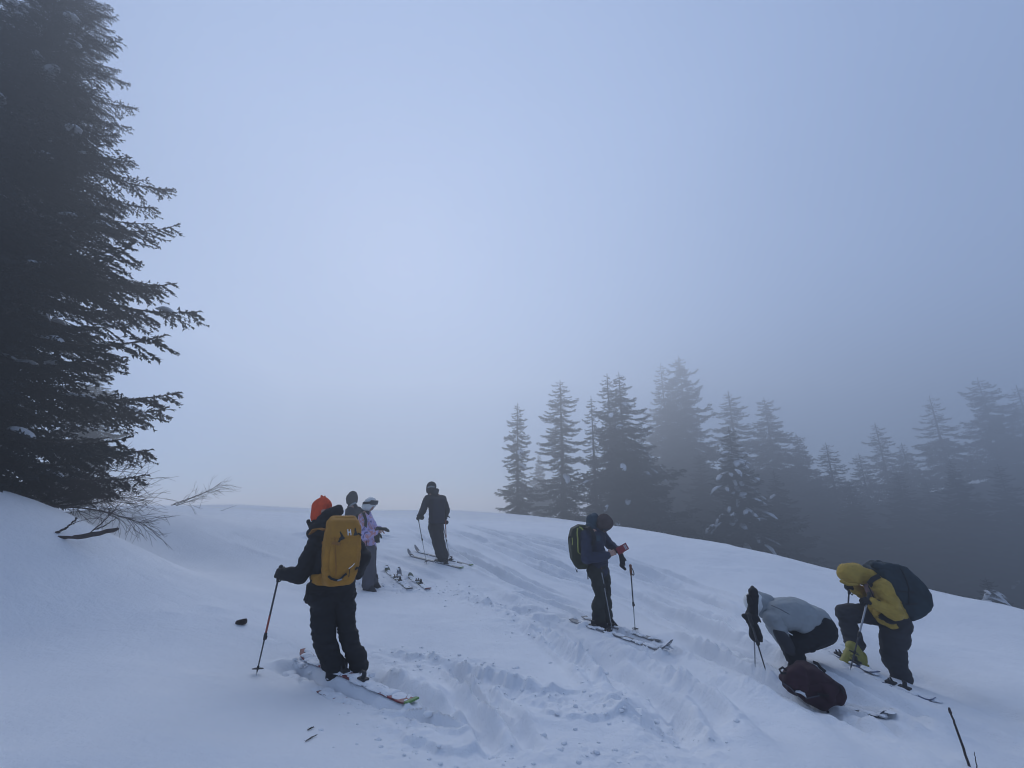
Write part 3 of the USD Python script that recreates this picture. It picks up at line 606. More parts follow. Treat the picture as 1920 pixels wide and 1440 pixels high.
def body(t, j, hf, hup, s=1.0, edge=.014, mat_=None):
    """The figure itself under the clothes: head, neck, trunk, arms, hands and legs as one surface. j: world joints."""
    p = head_pieces(j['head'], hf, hup, s)
    p += chain((j['head'] - unit(hup) * .05 * s, .055 * s), (j['neck'], .055 * s))
    p += [hull((j['neck'], .06 * s), (j['shL'], .055 * s), (j['shR'], .055 * s), (j['chest'], .10 * s)), hull((j['chest'], .11 * s), (j['pelvis'], .10 * s)), hull((j['pelvis'], .095 * s), (j['hipL'], .08 * s), (j['hipR'], .08 * s))]
    for k in 'LR':
        p += chain((j['sh' + k], .05 * s), (j['el' + k], .04 * s), (j['wr' + k], .029 * s))
        p += chain((j['hip' + k], .075 * s), (j['kn' + k], .05 * s), (j['an' + k], .038 * s))
        p += chain((j['an' + k], .038 * s), (j['an' + k] + j['toe'] * .13 * s + np.array([0, 0, -.05 * s]), .03 * s))
        hd = j.get('hand' + k)
        if hd: p += hand_pieces(*hd)
        else: p += chain((j['wr' + k], .03 * s), (j['wr' + k] + .07 * s * unit(j['wr' + k] - j['el' + k]), .034 * s))
    return part('body', solid(p, edge, 1), mat_ or M_skin, t, smooth=60)
def grip_hand(c, f, back, axis, s=1.0, r=1.0, curl=(1.15, 1.3, .9)):
    """Arguments for a hand whose fingers close round an axis through c; the thumb is at the axis' upper end."""
    f = unit(f); back = unit(back - f * np.dot(back, f)); side = 1 if np.dot(np.cross(back, f), axis) > 0 else -1
    return (c - f * .088 * s + back * .034 * s, f, back, side, curl, .9, s, r, .02)
def plane_at(px, py, P0, n):
    d = ray(px, py); return EYE + d * (np.dot(P0 - EYE, n) / np.dot(d, n))
def outline_pack(pts, Y, half, rad, dy=0.0, extra=(), edge=.02, wrinkle=.006, seed=3):
    """A soft bag as wide as 2 x half whose side view is the given outline."""
    q = [at(x, y, Y + dy) for x, y in pts]; c = np.mean(q, 0); q = [c + (p - c) * (1 - rad * .6 / np.linalg.norm(p - c)) for p in q]
    w = np.array([0, half - rad, 0]); pcs = [hull(*[(p + w * k, rad) for p in q for k in (-1, 1)])]
    return solid(pcs + list(extra), edge, 8, wrinkle, seed, (5, 5, 7))

# ---------------- person with the orange hat
Y = 4.8; J = lambda px, py, dy=0.0: at(px, py, Y + dy)
F1 = unit([-.55, .83, 0]); R1 = unit([.83, .55, 0]); UP = np.array([0, 0, 1.0])
g1 = on_snow(480, 1268); pole_top1 = J(527, 1062, -.10)
sp1 = ski_pole('single ski pole planted left of the person in the orange hat, orange middle part', pole_top1, g1, M_dark_alu, M_dark_alu, M_plastic, .009, lock=.66)
pd1 = unit(g1 - pole_top1); _L1 = np.linalg.norm(g1 - pole_top1); part('orange_section', tube([pole_top1 + pd1 * _L1 * .47, pole_top1 + pd1 * _L1 * .64], .0096, .0096, 10), M_red_shaft, sp1); gc1 = pole_top1 + pd1 * .075
j = dict(head=J(603, 962), neck=J(617, 992), chest=J(622, 1040), pelvis=J(622, 1100), shL=J(592, 1020, -.1), shR=J(652, 1006, .12), elL=J(565, 1078, -.18), wrL=J(538, 1086, -.15),
         elR=J(681, 1044, .12), wrR=J(672, 1074, .3), hipL=J(605, 1116, -.04), hipR=J(641, 1116, .06), knL=J(609, 1207, -.08), knR=J(656, 1200, .02), anL=J(638, 1276, -.02), anR=J(675, 1258, .05), toe=F1)
H1 = grip_hand(gc1, unit(gc1 - j['elL']) + F1 * .3, unit([-.3, -.8, .45]), -pd1); j['handL'] = H1; j['wrL'] = H1[0] - H1[1] * .03
p1 = thing('person', 'person in orange beanie and black jacket seen from behind, ski pole in left hand', 'person', on_snow(650, 1287))
body(p1, j, unit([-.6, .78, -.15]), UP)
part('jacket', solid([hull((j['shL'], .085), (J(606, 1010, -.02), .09), (j['shR'], .085), (J(622, 1045), .15)), hull((J(612, 1040, -.03), .15), (J(636, 1035, .05), .14), (J(606, 1092, -.02), .125), (J(640, 1092, .03), .12)),
      hull((J(606, 1092, -.02), .128), (J(640, 1092, .03), .124), (J(604, 1112, -.02), .122), (J(642, 1110, .03), .12)), hull((J(592, 1105, -.02), .09), (J(583, 1118, -.02), .06))]
      + chain((j['shL'], .088), (mix(j['shL'], j['elL'], .55), .088), (j['elL'], .078), (j['wrL'], .052)) + chain((j['shR'], .085), (j['elR'], .07), (j['wrR'], .05)), .013, 7, .020, 11, (8, 8, 10)), M_black, p1)
part('hood', solid([hull((J(633, 957, -.04), .06), (J(618, 964, -.09), .066), (J(594, 992, -.08), .062)), hull((J(588, 1000, -.05), .058), (J(612, 992, -.1), .07), (J(645, 985, .02), .07)), hull((J(600, 985, -.02), .09), (J(625, 985, .05), .1)), hull((J(578, 977, -.02), .008), (J(583, 986, -.02), .014))], .011, 4, .014, 12), M_black, p1)
part('beanie', solid([hull((J(603, 957), .104), (J(602, 966), .106), (J(605, 950), .095)), hull((J(605, 946), .08), (J(600, 950), .085)), hull((J(604, 933), .014), (J(603, 930), .010)), hull((J(608, 933), .013), (J(609, 931), .010))], .01, 3, .003, 13), M_orange, p1)
part('trousers', solid([hull((J(606, 1106, -.02), .115), (J(640, 1106, .03), .115), (j['hipL'], .115), (j['hipR'], .115))] + chain((j['hipL'], .122), (J(606, 1160, -.06), .102), (j['knL'], .092), (J(622, 1240, -.04), .088), (J(637, 1272, -.02), .092))
      + chain((j['hipR'], .118), (J(650, 1160, .05), .085), (j['knR'], .077), (J(667, 1228, .03), .074), (J(673, 1250, .05), .082)) + [hull((J(592, 1209, -.08), .022), (J(626, 1210, -.12), .028), (J(612, 1214, -.1), .07))], .012, 6, .024, 14, (6, 6, 13)), M_black, p1)
part('glove', solid(hand_pieces(*H1[:6], 1.0, 1.45, .02) + chain((H1[0] + H1[1] * .02, .038), (H1[0] - H1[1] * .05, .05)), .007, 3), M_webbing, p1)
for an in (j['anL'], j['anR']): part('boot', ski_boot(an + [0, 0, .01], F1, UP, M_charcoal), M_charcoal, p1)
rs = np.random.default_rng(8); clumps = [snow_pad(a + np.array([rs.normal(0, .07), rs.normal(-.05, .06), rs.uniform(-.11, -.03)]), rs.uniform(0, 3), 0, rs.uniform(.03, .12), rs.uniform(.03, .08), rs.uniform(.02, .06), 300 + i) for i in range(22) for a in (j['anL'], j['anR'])]
tag(part('snow_clumps', cat_mesh(clumps), M_snow, p1, smooth=True), kind='stuff')
# the mustard rucksack
PC = J(640, 1032, -.24); ax, ay, az = R1, -F1, unit(np.cross(R1, F1) + .05 * F1)
bp = thing('backpack', 'mustard yellow ski rucksack worn by the person in the orange hat', 'backpack', PC - az * .33)
def PK(u, v, w): return PC + ax * u + ay * v + az * w
bag = solid([hull(*[(PK(u * a, v, w), .05) for a in (-1, 1) for (u, v, w) in ((.08, .05, -.26), (.10, -.03, -.26), (.118, .06, -.12), (.122, .065, -.02), (.125, -.035, 0), (.11, .05, .20), (.105, -.035, .26), (.075, .01, .28))]),
             hull((PK(-.105, .095, .15), .03), (PK(.105, .095, .15), .03), (PK(-.10, .06, .255), .045), (PK(.09, .06, .255), .045), (PK(-.1, -.02, .29), .04), (PK(.09, -.02, .29), .04)), hull((PK(-.075, .09, -.235), .028), (PK(.075, .09, -.235), .028), (PK(-.10, .125, -.08), .03), (PK(.10, .125, -.08), .03), (PK(-.105, .10, .11), .02), (PK(.105, .10, .11), .02)), hull((PK(-.095, .06, -.255), .04), (PK(.085, .07, -.262), .035), (PK(-.105, .085, -.19), .04), (PK(.105, .085, -.19), .04))], .010, 3, .008, 15, (6, 6, 9))
bagp = part('bag', bag, M_mustard, bp)
bv = np.array(bag.vertices)
def PS(u, w, lift=.004, side=ay, other=ax):
    """The bag's surface point above place (u, w) of its outer face."""
    rel = bv - PC; d = np.hypot(rel @ other - u, rel @ az - w); k = np.argsort(d)[:8]; h = (rel[k] @ side).max(); return PC + other * u + az * w + side * (h + lift)
def PX(px, py, lift=.004):
    q = plane_at(px, py, PC + ay * .115, ay) - PC; return PS(q @ ax, q @ az, lift)
def PSIDE(px, py, lift=.004):
    q = plane_at(px, py, PC - ax * .17, ax) - PC; return PS(q @ ay, q @ az, lift, -ax, ay)
lg = meshkit.text_mesh('H', .05, .004, True); lv = np.array(lg.vertices); lv[:, :2] -= lv[:, :2].mean(0)
ctr = PX(655, 997, .006); e_up = unit(PX(655, 991) - PX(655, 1003)); e_out = unit(np.cross(ax, e_up)); e_out = e_out * np.sign(e_out @ ay); part('emblem', trimesh.Trimesh(ctr + np.outer(lv[:, 0] * .8, ax) + np.outer(lv[:, 1] * 1.15, e_up) + np.outer(lv[:, 2], e_out) + .004 * e_out, lg.faces, process=False), M_white_print, bagp, smooth=False)
part('emblem_dot', tube([PX(655, 989.5, .001), PX(655, 989.5, .006)], .008, .008, 10), M_white_print, bagp)
part('print_line', ribbon([PX(646, 988), PX(650, 986.6), PX(654, 985.6)], ay, .008, .002), M_white_print, bagp)
part('seam', ribbon([PX(629, 994, .001), PX(636, 990, .001), PX(645, 988, .001), PX(658, 985, .001), PX(670, 990, .001)], ay, .007, .005), M_mustard_dark, bagp)
part('seam', ribbon([PX(628, y, .0) for y in range(1000, 1078, 7)], unit(ay - ax), .008, .006), M_mustard_dark, bagp)
part('strap', ribbon([PX(637, 996), PX(641, 1003), PX(643, 1009), PX(637, 1011), PX(633, 1018)], ay, .018, .006), M_webbing, bp)
part('buckle', solid([hull((PX(637, 1009, .004), .008), (PX(645, 1008, .004), .008), (PX(641, 1001, .004), .007))], .006, 1), M_plastic, bp)
part('strap', ribbon([PX(666, 986), PX(666.5, 995), PX(667, 1002), PX(672, 999, .01), PX(676, 1001, .014), PX(678, 1003, .02)], ay, .016, .006), M_webbing, bp)
part('buckle', solid([hull((PX(664, 1002, .004), .008), (PX(669, 1001, .004), .008), (PX(667, 994, .004), .007))], .006, 1), M_plastic, bp)
part('strap', ribbon([PX(614, 1078), PX(620, 1083), PX(627, 1085), PX(634, 1086)], ay, .020, .006), M_webbing, bp)
part('strap', ribbon([PX(634, 1086), PX(639, 1081), PX(644, 1076), PX(648, 1073)], ay, .020, .006), M_webbing, bp)
part('buckle', solid([hull((PX(632, 1086, .006), .009), (PX(638, 1084, .006), .009))], .006, 1), M_alu, bp)
part('strap', ribbon([PX(664, 1066), PX(668, 1063), PX(673, 1064), PX(676, 1068)], ay, .018, .006), M_webbing, bp)
part('zip', ribbon([PX(653, 1064), PX(653, 1072), PX(652, 1080)], ay, .006, .004), M_webbing, bagp)
part('side_strap', ribbon([PSIDE(606, 1018), PSIDE(613, 1017), PSIDE(621, 1017.5)], -ax, .028, .005), M_mustard_dark, bp)
part('scuff', ribbon([PSIDE(618, 1065, .001), PSIDE(620, 1060, .001), PSIDE(622, 1055, .001)], -ax, .007, .003), M_white_print, bagp)
hb = [J(612, 1085, -.22), J(597, 1086, -.24), J(586, 1084, -.16)]
part('hip_belt', solid([hull((hb[0] + UP * .03, .025), (hb[0] - UP * .04, .025), (hb[1] + UP * .025, .022), (hb[1] - UP * .035, .022)), hull((hb[1] + UP * .025, .022), (hb[1] - UP * .035, .022), (hb[2] + UP * .018, .018), (hb[2] - UP * .022, .018))], .012, 2), M_mustard, bp)
part('shoulder_strap', ribbon([PSIDE(609, 995, 0), J(600, 992, -.22), J(590, 994, -.2), J(583, 1003, -.12)], UP, .05, .012), M_mustard_dark, bp)
part('dangling_strap', ribbon([J(584, 1087, -.2), J(580, 1098, -.2), J(575, 1112, -.2), J(570, 1126, -.2)], [0, -1, 0], .016, .004), M_webbing, bp)

ski('red ski with green tail end under the right boot of the orange hatted person', on_snow(773, 1323), on_snow(565, 1232), M_ski_red, .125, cover=3.0, seed=1, binding=.47, curl=.06, bare=.10)
ski('snow covered ski under the left boot of the person in the orange hat', on_snow(726, 1332) - [0, 0, .05], on_snow(536, 1254) - [0, 0, .04], M_ski_red, .115, lift=-.02, bed=False, cover=2.5, seed=2, end=None, binding=None, curl=.02)

# ---------------- person in the lilac jacket
Y = 8.7
p2 = thing('person', 'person in lilac patterned jacket and white helmet pulling on a glove', 'person', on_snow(692, 1106))
F2 = unit([.93, -.36, 0])
j = dict(head=J(693, 947), neck=J(687, 960), chest=J(685, 985), pelvis=J(690, 1026), shL=J(690, 969, .14), shR=J(680, 969, -.17), elL=J(703, 994, .12), wrL=J(711, 992, -.08), elR=J(682, 1005, -.26), wrR=J(705, 998, -.3),
         hipL=J(694, 1030, .08), hipR=J(689, 1030, -.08), knL=J(695, 1062, .1), knR=J(692, 1064, -.1), anL=J(700, 1094, .12), anR=J(690, 1100, -.1), toe=F2)
j['handL'] = hand_pieces_args = (J(711, 992, -.08), unit([.95, 0, 0]), UP, 1, (.3, .4, .3), .3, 1.0, 1.0, .05); j['handR'] = (J(706, 997, -.3), unit([.9, .3, .15]), UP, -1, (.5, .5, .3), .6, 1.0, 1.0, .05)
body(p2, j, unit([.80, -.32, -.50]), unit([.45, -.18, .87]))
part('jacket', solid([hull((j['shL'], .08), (j['shR'], .08), (j['chest'], .14)), hull((j['chest'], .145), (J(689, 1020), .14), (J(688, 1000), .155)), hull((J(688, 1003), .15), (J(691, 1024, .03), .135), (J(688, 1024, -.05), .135))]
     + chain((j['shL'], .078), (j['elL'], .068), (j['wrL'], .05)) + chain((j['shR'], .082), (j['elR'], .074), (j['wrR'], .055)) + [hull((J(686, 962), .075), (J(690, 964), .06))], .02, 7, .010, 21), M_camo, p2)
part('hood', solid([hull((J(680, 962), .06), (J(684, 958), .07), (J(688, 962, -.06), .05))], .016, 4, .006, 22), M_charcoal, p2)
part('helmet', solid([hull((J(693, 945), .122), (J(695, 943), .118), (J(690, 949), .118)), hull((J(686, 952), .08), (J(688, 950), .1))], .012, 4, cut=[hull((j['head'] + unit([.80, -.32, -.50]) * .15 - UP * .01, .072), (j['head'] + unit([.80, -.32, -.50]) * .14 - UP * .09, .09), (j['head'] + unit([.80, -.32, -.50]) * .07 - UP * .12, .07))]), M_white_shell, p2, label='white ski helmet')
hc = J(693, 946); fr = frame_of([.93, -.36, -.18], UP)
th = np.linspace(-math.pi, math.pi, 41); ring = [hc + .128 * (fr[0] * math.cos(a) + fr[1] * math.sin(a)) + fr[2] * (.03 + .03 * math.cos(a)) for a in th]
gg = part('goggle_strap', ribbon(ring, [p - hc for p in ring], .042, .008), M_webbing, p2)
part('goggles', solid([hull(*[(hc + .132 * (fr[0] * math.cos(a) + fr[1] * math.sin(a)) + fr[2] * (.055 + k), .022) for a in (-.75, -.4, 0, .4, .75) for k in (-.018, .028)])], .014, 3), M_lens, p2)
part('trousers', solid([hull((J(691, 1020), .125), (j['hipL'], .12), (j['hipR'], .125))] + chain((j['hipL'], .118), (j['knL'], .094), (J(698, 1090, .1), .1)) + chain((j['hipR'], .122), (j['knR'], .098), (J(690, 1094, -.1), .108)), .02, 7, .012, 23, (7, 7, 12)), M_slate, p2)
for an in (j['anL'], j['anR']): part('boot', ski_boot(an, F2, UP, M_charcoal), M_charcoal, p2)
part('glove', solid(hand_pieces(J(713, 992, -.1), unit([.9, -.2, .05]), UP, 1, (.35, .4, .3), .35, 1.15, 1.5, .08) + chain((J(712, 992, -.1), .045), (J(709, 992, -.09), .05)), .012, 3), M_olive_dark, p2)
part('pack_strap', ribbon([J(674, 962, -.1), J(682, 963, -.27), J(686, 975, -.29), J(685, 990, -.26), J(681, 1002, -.2)], [.4, -.9, .2], .05, .012), M_olive_dark, p2)
part('zip', ribbon([J(687, 1014, -.21), J(687.5, 1025, -.2)], [0, -1, 0], .012, .004), M_webbing, p2)
mt = thing('ski_glove', 'dark glove hanging from the wrist of the person in the lilac jacket', 'glove', J(707, 1012, -.28)); 
part('glove', solid(hand_pieces(J(707, 999, -.3), unit([.05, 0, -1]), unit([0, -1, 0]), 1, (.2, .25, .2), .1, 1.1, 1.5, .06) + chain((J(707, 999, -.3), .045), (J(706, 996, -.3), .05)), .012, 3), M_olive_dark, mt)
pk = thing('backpack', 'grey green rucksack on the back of the person in the lilac jacket', 'backpack', J(668, 990, -.05))
part('bag', solid([hull(*[(J(x, y, d), .05) for x, y in ((672, 968), (679, 966), (672, 1000), (681, 1004)) for d in (-.12, .12)])], .02, 5, .006, 25), M_olive_dark, pk)

# ---------------- person in the grey hat behind
Y = 9.5
p3 = thing('person', 'person in grey knitted hat and dark jacket half hidden behind the lilac jacket', 'person', on_snow(674, 1077))
F3 = unit([-.7, .7, 0])
j = dict(head=J(660, 935), neck=J(661, 947), chest=J(664, 975), pelvis=J(670, 1015), shL=J(655, 958, -.1), shR=J(671, 957, .12), elL=J(653, 982, -.14), wrL=J(656, 1002, -.1), elR=J(679, 980, .14), wrR=J(677, 1002, .2),
         hipL=J(668, 1019, -.05), hipR=J(675, 1019, .06), knL=J(670, 1048, -.04), knR=J(678, 1046, .08), anL=J(672, 1072, 0), anR=J(679, 1070, .1), toe=F3)
body(p3, j, unit([-.7, .7, -.1]), UP)
part('jacket', solid([hull((j['shL'], .08), (j['shR'], .08), (j['chest'], .15)), hull((j['chest'], .15), (J(669, 1010), .135)), hull((J(657, 950), .06), (J(665, 950), .06), (J(661, 945), .055))] + chain((j['shL'], .08), (j['elL'], .07), (j['wrL'], .05)) + chain((j['shR'], .08), (j['elR'], .07), (j['wrR'], .05)), .022, 7, .010, 31), M_charcoal, p3)
part('scarf', solid([hull((J(656, 949, -.08), .02), (J(661, 945, -.1), .02)), hull((J(661, 945, -.1), .02), (J(667, 943, -.06), .02))], .012, 3), M_grey_jacket, p3)
part('beanie', solid([hull((J(660, 934), .122), (J(660, 938), .118), (J(661, 929), .095)), hull((J(661, 927), .07), (J(661.5, 923.5), .03))], .014, 4, .003, 33), M_grey_wool, p3)
part('trousers', solid([hull((J(670, 1012), .12), (j['hipL'], .12), (j['hipR'], .12))] + chain((j['hipL'], .115), (j['knL'], .09), (j['anL'], .09)) + chain((j['hipR'], .115), (j['knR'], .09), (j['anR'], .09)), .022, 7, .012, 34), M_slate, p3)
for an in (j['anL'], j['anR']): part('boot', ski_boot(an, F3, UP, M_charcoal), M_charcoal, p3)

# ---------------- lone skier farther up
Y = 10.5
p4 = thing('person', 'skier in black with helmet standing farthest away, leaning on two poles', 'person', on_snow(832, 1055))
F4 = unit([-.72, .69, 0]); R4 = unit([.69, .72, 0])
tl, tr = on_snow(800, 1058), on_snow(845, 1053); hl, hr = J(783, 966, -.15), J(829, 975, .22)
ski_pole('thin dark ski pole left of the farthest skier', hl, tl, strap=False, group=None); ski_pole('thin dark ski pole right of the farthest skier, beside the red strap', hr, tr, strap=False)
j = dict(head=J(809, 914), neck=J(812, 926), chest=J(816, 950), pelvis=J(817, 984), shL=J(801, 935, -.14), shR=J(830, 935, .14), elL=J(793, 957, -.2), wrL=J(788, 967, -.16), elR=J(838, 957, .16), wrR=J(834, 972, .2),
         hipL=J(813, 988, -.07), hipR=J(822, 988, .07), knL=J(819, 1018, -.06), knR=J(826, 1017, .06), anL=J(829, 1048, -.03), anR=J(834, 1046, .06), toe=F4)
j['handL'] = grip_hand(hl + unit(tl - hl) * .07, unit([-.8, .5, 0]), unit([-.3, -.8, .5]), UP)
j['handR'] = grip_hand(hr + unit(tr - hr) * .07, unit([-.5, .8, 0]), unit([.8, .3, .5]), UP)
body(p4, j, unit([-.85, .5, -.1]), UP)
part('jacket', solid([hull((j['shL'], .085), (j['shR'], .085), (j['chest'], .15)), hull((j['chest'], .15), (J(817, 978), .14)), hull((J(815, 975), .145), (J(813, 984, -.05), .12), (J(821, 984, .05), .12)), hull((J(808, 927), .07), (J(816, 927), .075))] + chain((j['shL'], .085), (j['elL'], .075), (j['wrL'], .058)) + chain((j['shR'], .085), (j['elR'], .075), (j['wrR'], .055)), .022, 7, .011, 41), M_charcoal, p4)
part('hood', solid([hull((J(812, 924, -.06), .06), (J(819, 920, .02), .055), (J(815, 926, 0), .08))], .016, 4, .006, 42), M_charcoal, p4)
part('helmet', solid([hull((J(809, 912), .118), (J(808, 916), .116)), hull((J(803, 921), .05), (J(806, 918), .09))], .016, 4), M_charcoal, p4)
part('goggle_strap', solid([hull((J(803, 914, -.1), .018), (J(808, 912, -.118), .018)), hull((J(808, 912, -.118), .018), (J(814, 913, -.1), .016))], .01, 2), M_grey_jacket, p4)
part('trousers', solid([hull((J(816, 980), .128), (j['hipL'], .125), (j['hipR'], .125))] + chain((j['hipL'], .122), (j['knL'], .1), (J(828, 1044, -.03), .108)) + chain((j['hipR'], .118), (j['knR'], .095), (J(833, 1043, .06), .1)), .022, 7, .012, 44, (7, 7, 12)), M_charcoal, p4)
for an in (j['anL'], j['anR']): part('boot', ski_boot(an, F4, UP, M_charcoal), M_charcoal, p4)
for h in ('handL', 'handR'): part('glove', solid(hand_pieces(*j[h][:6], 1.05, 1.45, .02) + chain((j[h][0] + j[h][1] * .02, .04), (j[h][0] - j[h][1] * .06, .05)), .014, 3), M_olive_dark, p4)
pk = thing('backpack', 'dark navy rucksack worn by the farthest skier', 'backpack', J(820, 985, -.1)); B4 = -F4
pcn = J(819, 956, -.14); bg = solid([hull(*[(pcn + R4 * u + B4 * v + UP * w, .05) for u in (-.12, .12) for v in (-.03, .07) for w in (-.25, .22)] + [(pcn + R4 * u + B4 * .09 + UP * -.12, .05) for u in (-.1, .1)])], .02, 6, .006, 45)
b4 = part('bag', bg, mat('dark_navy_pack', (.022, .024, .038), .75, .2), pk)
part('buckle', solid([hull((J(838, 967, .02), .014), (J(843, 970, .02), .012))], .01, 1), M_plastic, pk)
part('patch', solid([hull((J(827, 941, -.29), .018), (J(828, 942, -.29), .014))], .008, 1), M_maroon, b4)
part('dangling_strap', ribbon([J(836, 975, .05), J(835.5, 985, .05), J(836, 998, .05), J(837, 1008, .05)], [0, -1, 0], .02, .004), M_red_shaft, pk)
ski('pale tipped ski of the farthest skier, the one nearer the camera', on_snow(866, 1067), on_snow(763, 1042), M_ski_pale, .105, cover=.35, seed=3, curl=.14, binding=.36)
ski('pale tipped ski of the farthest skier, the one behind', on_snow(884, 1062), on_snow(776, 1034), M_ski_pale, .105, cover=.3, seed=4, curl=.14, binding=.42)

# ---------------- person looking at a phone
Y = 7.2
p5 = thing('person', 'person in navy jacket and brown beanie bowed over a red phone', 'person', on_snow(1130, 1186))
F5 = unit([.95, -.30, 0]); L5 = unit([.30, .95, 0])
j = dict(head=J(1134, 982), neck=J(1117, 994), chest=J(1115, 1020), pelvis=J(1120, 1066), shL=J(1128, 1003, .18), shR=J(1099, 1004, -.14), elL=J(1143, 1022, .16), wrL=J(1160, 1031, -.02), elR=J(1100, 1046, -.26), wrR=J(1138, 1042, -.25),
         hipL=J(1128, 1070, .08), hipR=J(1116, 1070, -.06), knL=J(1136, 1116, .08), knR=J(1127, 1116, -.08), anL=J(1140, 1168, .08), anR=J(1124, 1170, -.08), toe=F5)
ph_c = J(1164, 1029, -.12); pf = frame_of([.55, -.15, -.25], [.3, .1, 1])
j['handR'] = (J(1141, 1040, -.25), unit([.85, .3, .28]), unit([.1, -.8, .4]), 1, (.25, .45, .35), .2, 1.0, 1.1, .1)
gl = (J(1158, 1032, -.02), unit([.7, -.6, .1]), unit([.3, .6, -.6]), -1, (.7, .9, .6), .6, 1.0, 1.0, .05)
body(p5, j, unit([.72, -.42, -.62]), unit([.55, -.30, .72]))
part('jacket', solid([hull((j['shL'], .08), (j['shR'], .085), (j['chest'], .155)), hull((J(1113, 1012), .15), (J(1120, 1050), .145), (J(1115, 1030), .16)), hull((J(1119, 1046), .15), (J(1125, 1068, .03), .12), (J(1116, 1068, -.04), .12)), hull((J(1112, 996), .07), (J(1120, 995), .065))]
     + chain((j['shR'], .09), (mix(j['shR'], j['elR'], .5), .085), (j['elR'], .078), (j['wrR'], .052)) + chain((j['shL'], .08), (j['elL'], .066), (j['wrL'], .05)), .013, 6, .017, 51), M_navy, p5)
part('hood', solid([hull((J(1108, 972, .02), .066), (J(1115, 970, .06), .066), (J(1108, 984, .0), .075)), hull((J(1104, 988, -.06), .055), (J(1120, 992, .04), .06))], .014, 5, .008, 52), M_teal, p5)
part('beanie', solid([hull((J(1133, 977, -.02), .116), (J(1131, 983, -.02), .108), (J(1137, 980, -.02), .11)), hull((J(1127, 985, -.05), .07), (J(1133, 986, -.02), .09))], .012, 3, .003, 53), M_brown_wool, p5)
part('goggles', solid([hull((J(1131, 993, -.115), .012), (J(1140, 993.5, -.10), .012)), hull((J(1138, 993.5, -.11), .014), (J(1144, 990.5, -.06), .013))], .008, 2), M_lens, p5)
part('chest_pocket', ribbon([J(1120, 1004, -.2), J(1122, 1015, -.23)], [.3, -.95, 0], .07, .008), M_teal, p5)
part('trousers', solid([hull((J(1122, 1062), .12), (j['hipL'], .11), (j['hipR'], .112))] + chain((j['hipL'], .11), (j['knL'], .072), (J(1137, 1145, .08), .066), (J(1136, 1160, .08), .075)) + chain((j['hipR'], .112), (J(1121, 1092, -.07), .098), (j['knR'], .080), (J(1120, 1140, -.1), .082), (J(1123, 1158, -.08), .085)), .014, 6, .020, 54, (6, 6, 12)), M_olive_dark, p5)
part('gaiter', solid(chain((J(1122, 1153, -.08), .092), (J(1123, 1170, -.08), .09)), .016, 3, .008, 55), M_black, p5)
part('gaiter', solid(chain((J(1136, 1152, .08), .08), (J(1137, 1166, .08), .078)), .016, 3, .008, 56), M_black, p5)
for an in (j['anR'] + [0, 0, .0], j['anL']): part('boot', ski_boot(an, F5, UP, M_charcoal), M_black, p5)
part('glove', solid(hand_pieces(*gl[:6], 1.05, 1.45, .05) + chain((gl[0], .045), (gl[0] - gl[1] * .06, .05)), .010, 3), M_webbing, p5, label='black glove holding the phone')
ph = thing('phone', 'red phone in the gloved hand of the person in navy', 'phone', ph_c)
q0, q1, q2, q3 = J(1154, 1029, -.17), J(1173, 1018, -.17), J(1178.5, 1028, -.17), J(1162, 1040, -.17)
pc = (q0 + q1 + q2 + q3) / 4; a5 = unit(q1 - q0); b5 = unit((q0 - q3) - a5 * np.dot(q0 - q3, a5)); n5 = unit(np.cross(a5, b5)); n5 = n5 if n5[1] < 0 else -n5
ha, hb_ = np.linalg.norm(q1 - q0) / 2, np.linalg.norm(q0 - q3) / 2
pb = part('case', solid([box_pieces(pc, a5, b5, n5, ha, hb_, .008, .006)], .012, 1), M_red, ph)
for o in (-.3, .12): part('screen_strip', box_pieces(pc + a5 * ha * .62 + a5 * o * .05 + n5 * .0085, a5, b5, n5, .0075, hb_ * .7, .002, .001).refine_to_length(.05), M_screen, pb, smooth=False)
dg = thing('ski_glove', 'black glove dangling below the red phone', 'glove', J(1166, 1053, -.05))
part('glove', solid(hand_pieces(J(1165, 1042, -.06), unit([.12, 0, -1]), unit([.3, -.9, 0]), 1, (.2, .2, .15), -.2, 1.0, 1.25, .16) + chain((J(1165, 1042, -.06), .035), (J(1163, 1037, -.06), .04)) + chain((J(1165, 1060, -.06), .03), (J(1172, 1067, -.06), .02)), .010, 3), M_webbing, dg)
pk = thing('backpack', 'dark olive rucksack with lime straps worn by the person in navy', 'backpack', J(1085, 1062))
bag5 = outline_pack([(1075, 992), (1086, 987), (1096, 990), (1099, 1010), (1098, 1050), (1096, 1062), (1084, 1063), (1075, 1050), (1071, 1030), (1070, 1008)], Y, .15, .045, .0, edge=.016, wrinkle=.007, seed=57)
b5p = part('bag', bag5, M_pack_olive, pk)
bv5 = np.array(bag5.vertices)
def S5(px, py, lift=.003):
    """The near side of the olive rucksack seen at a place of the photograph."""
    q = at(px, py, Y - .15); d = np.hypot(bv5[:, 0] - q[0], bv5[:, 2] - q[2]); k = np.argsort(d)[:10]; return np.array([q[0], bv5[k, 1].min() - lift, q[2]])
part('strap', ribbon([S5(1083, 990), S5(1082, 1000), S5(1083, 1012), S5(1083, 1024), S5(1084, 1034)], [0, -1, 0], .020, .006), M_lime, pk)
part('strap', ribbon([S5(1073, 1008), S5(1073.5, 1016), S5(1073, 1022)], [-.3, -1, 0], .014, .005), M_lime, pk)
part('strap', ribbon([S5(1083, 1034), S5(1087, 1038), S5(1092, 1041)], [0, -1, 0], .014, .005), M_lime, pk)
part('strap', ribbon([S5(1086, 988), S5(1090, 990), S5(1095, 996)], [0, -1, .2], .02, .006), M_lime, pk)
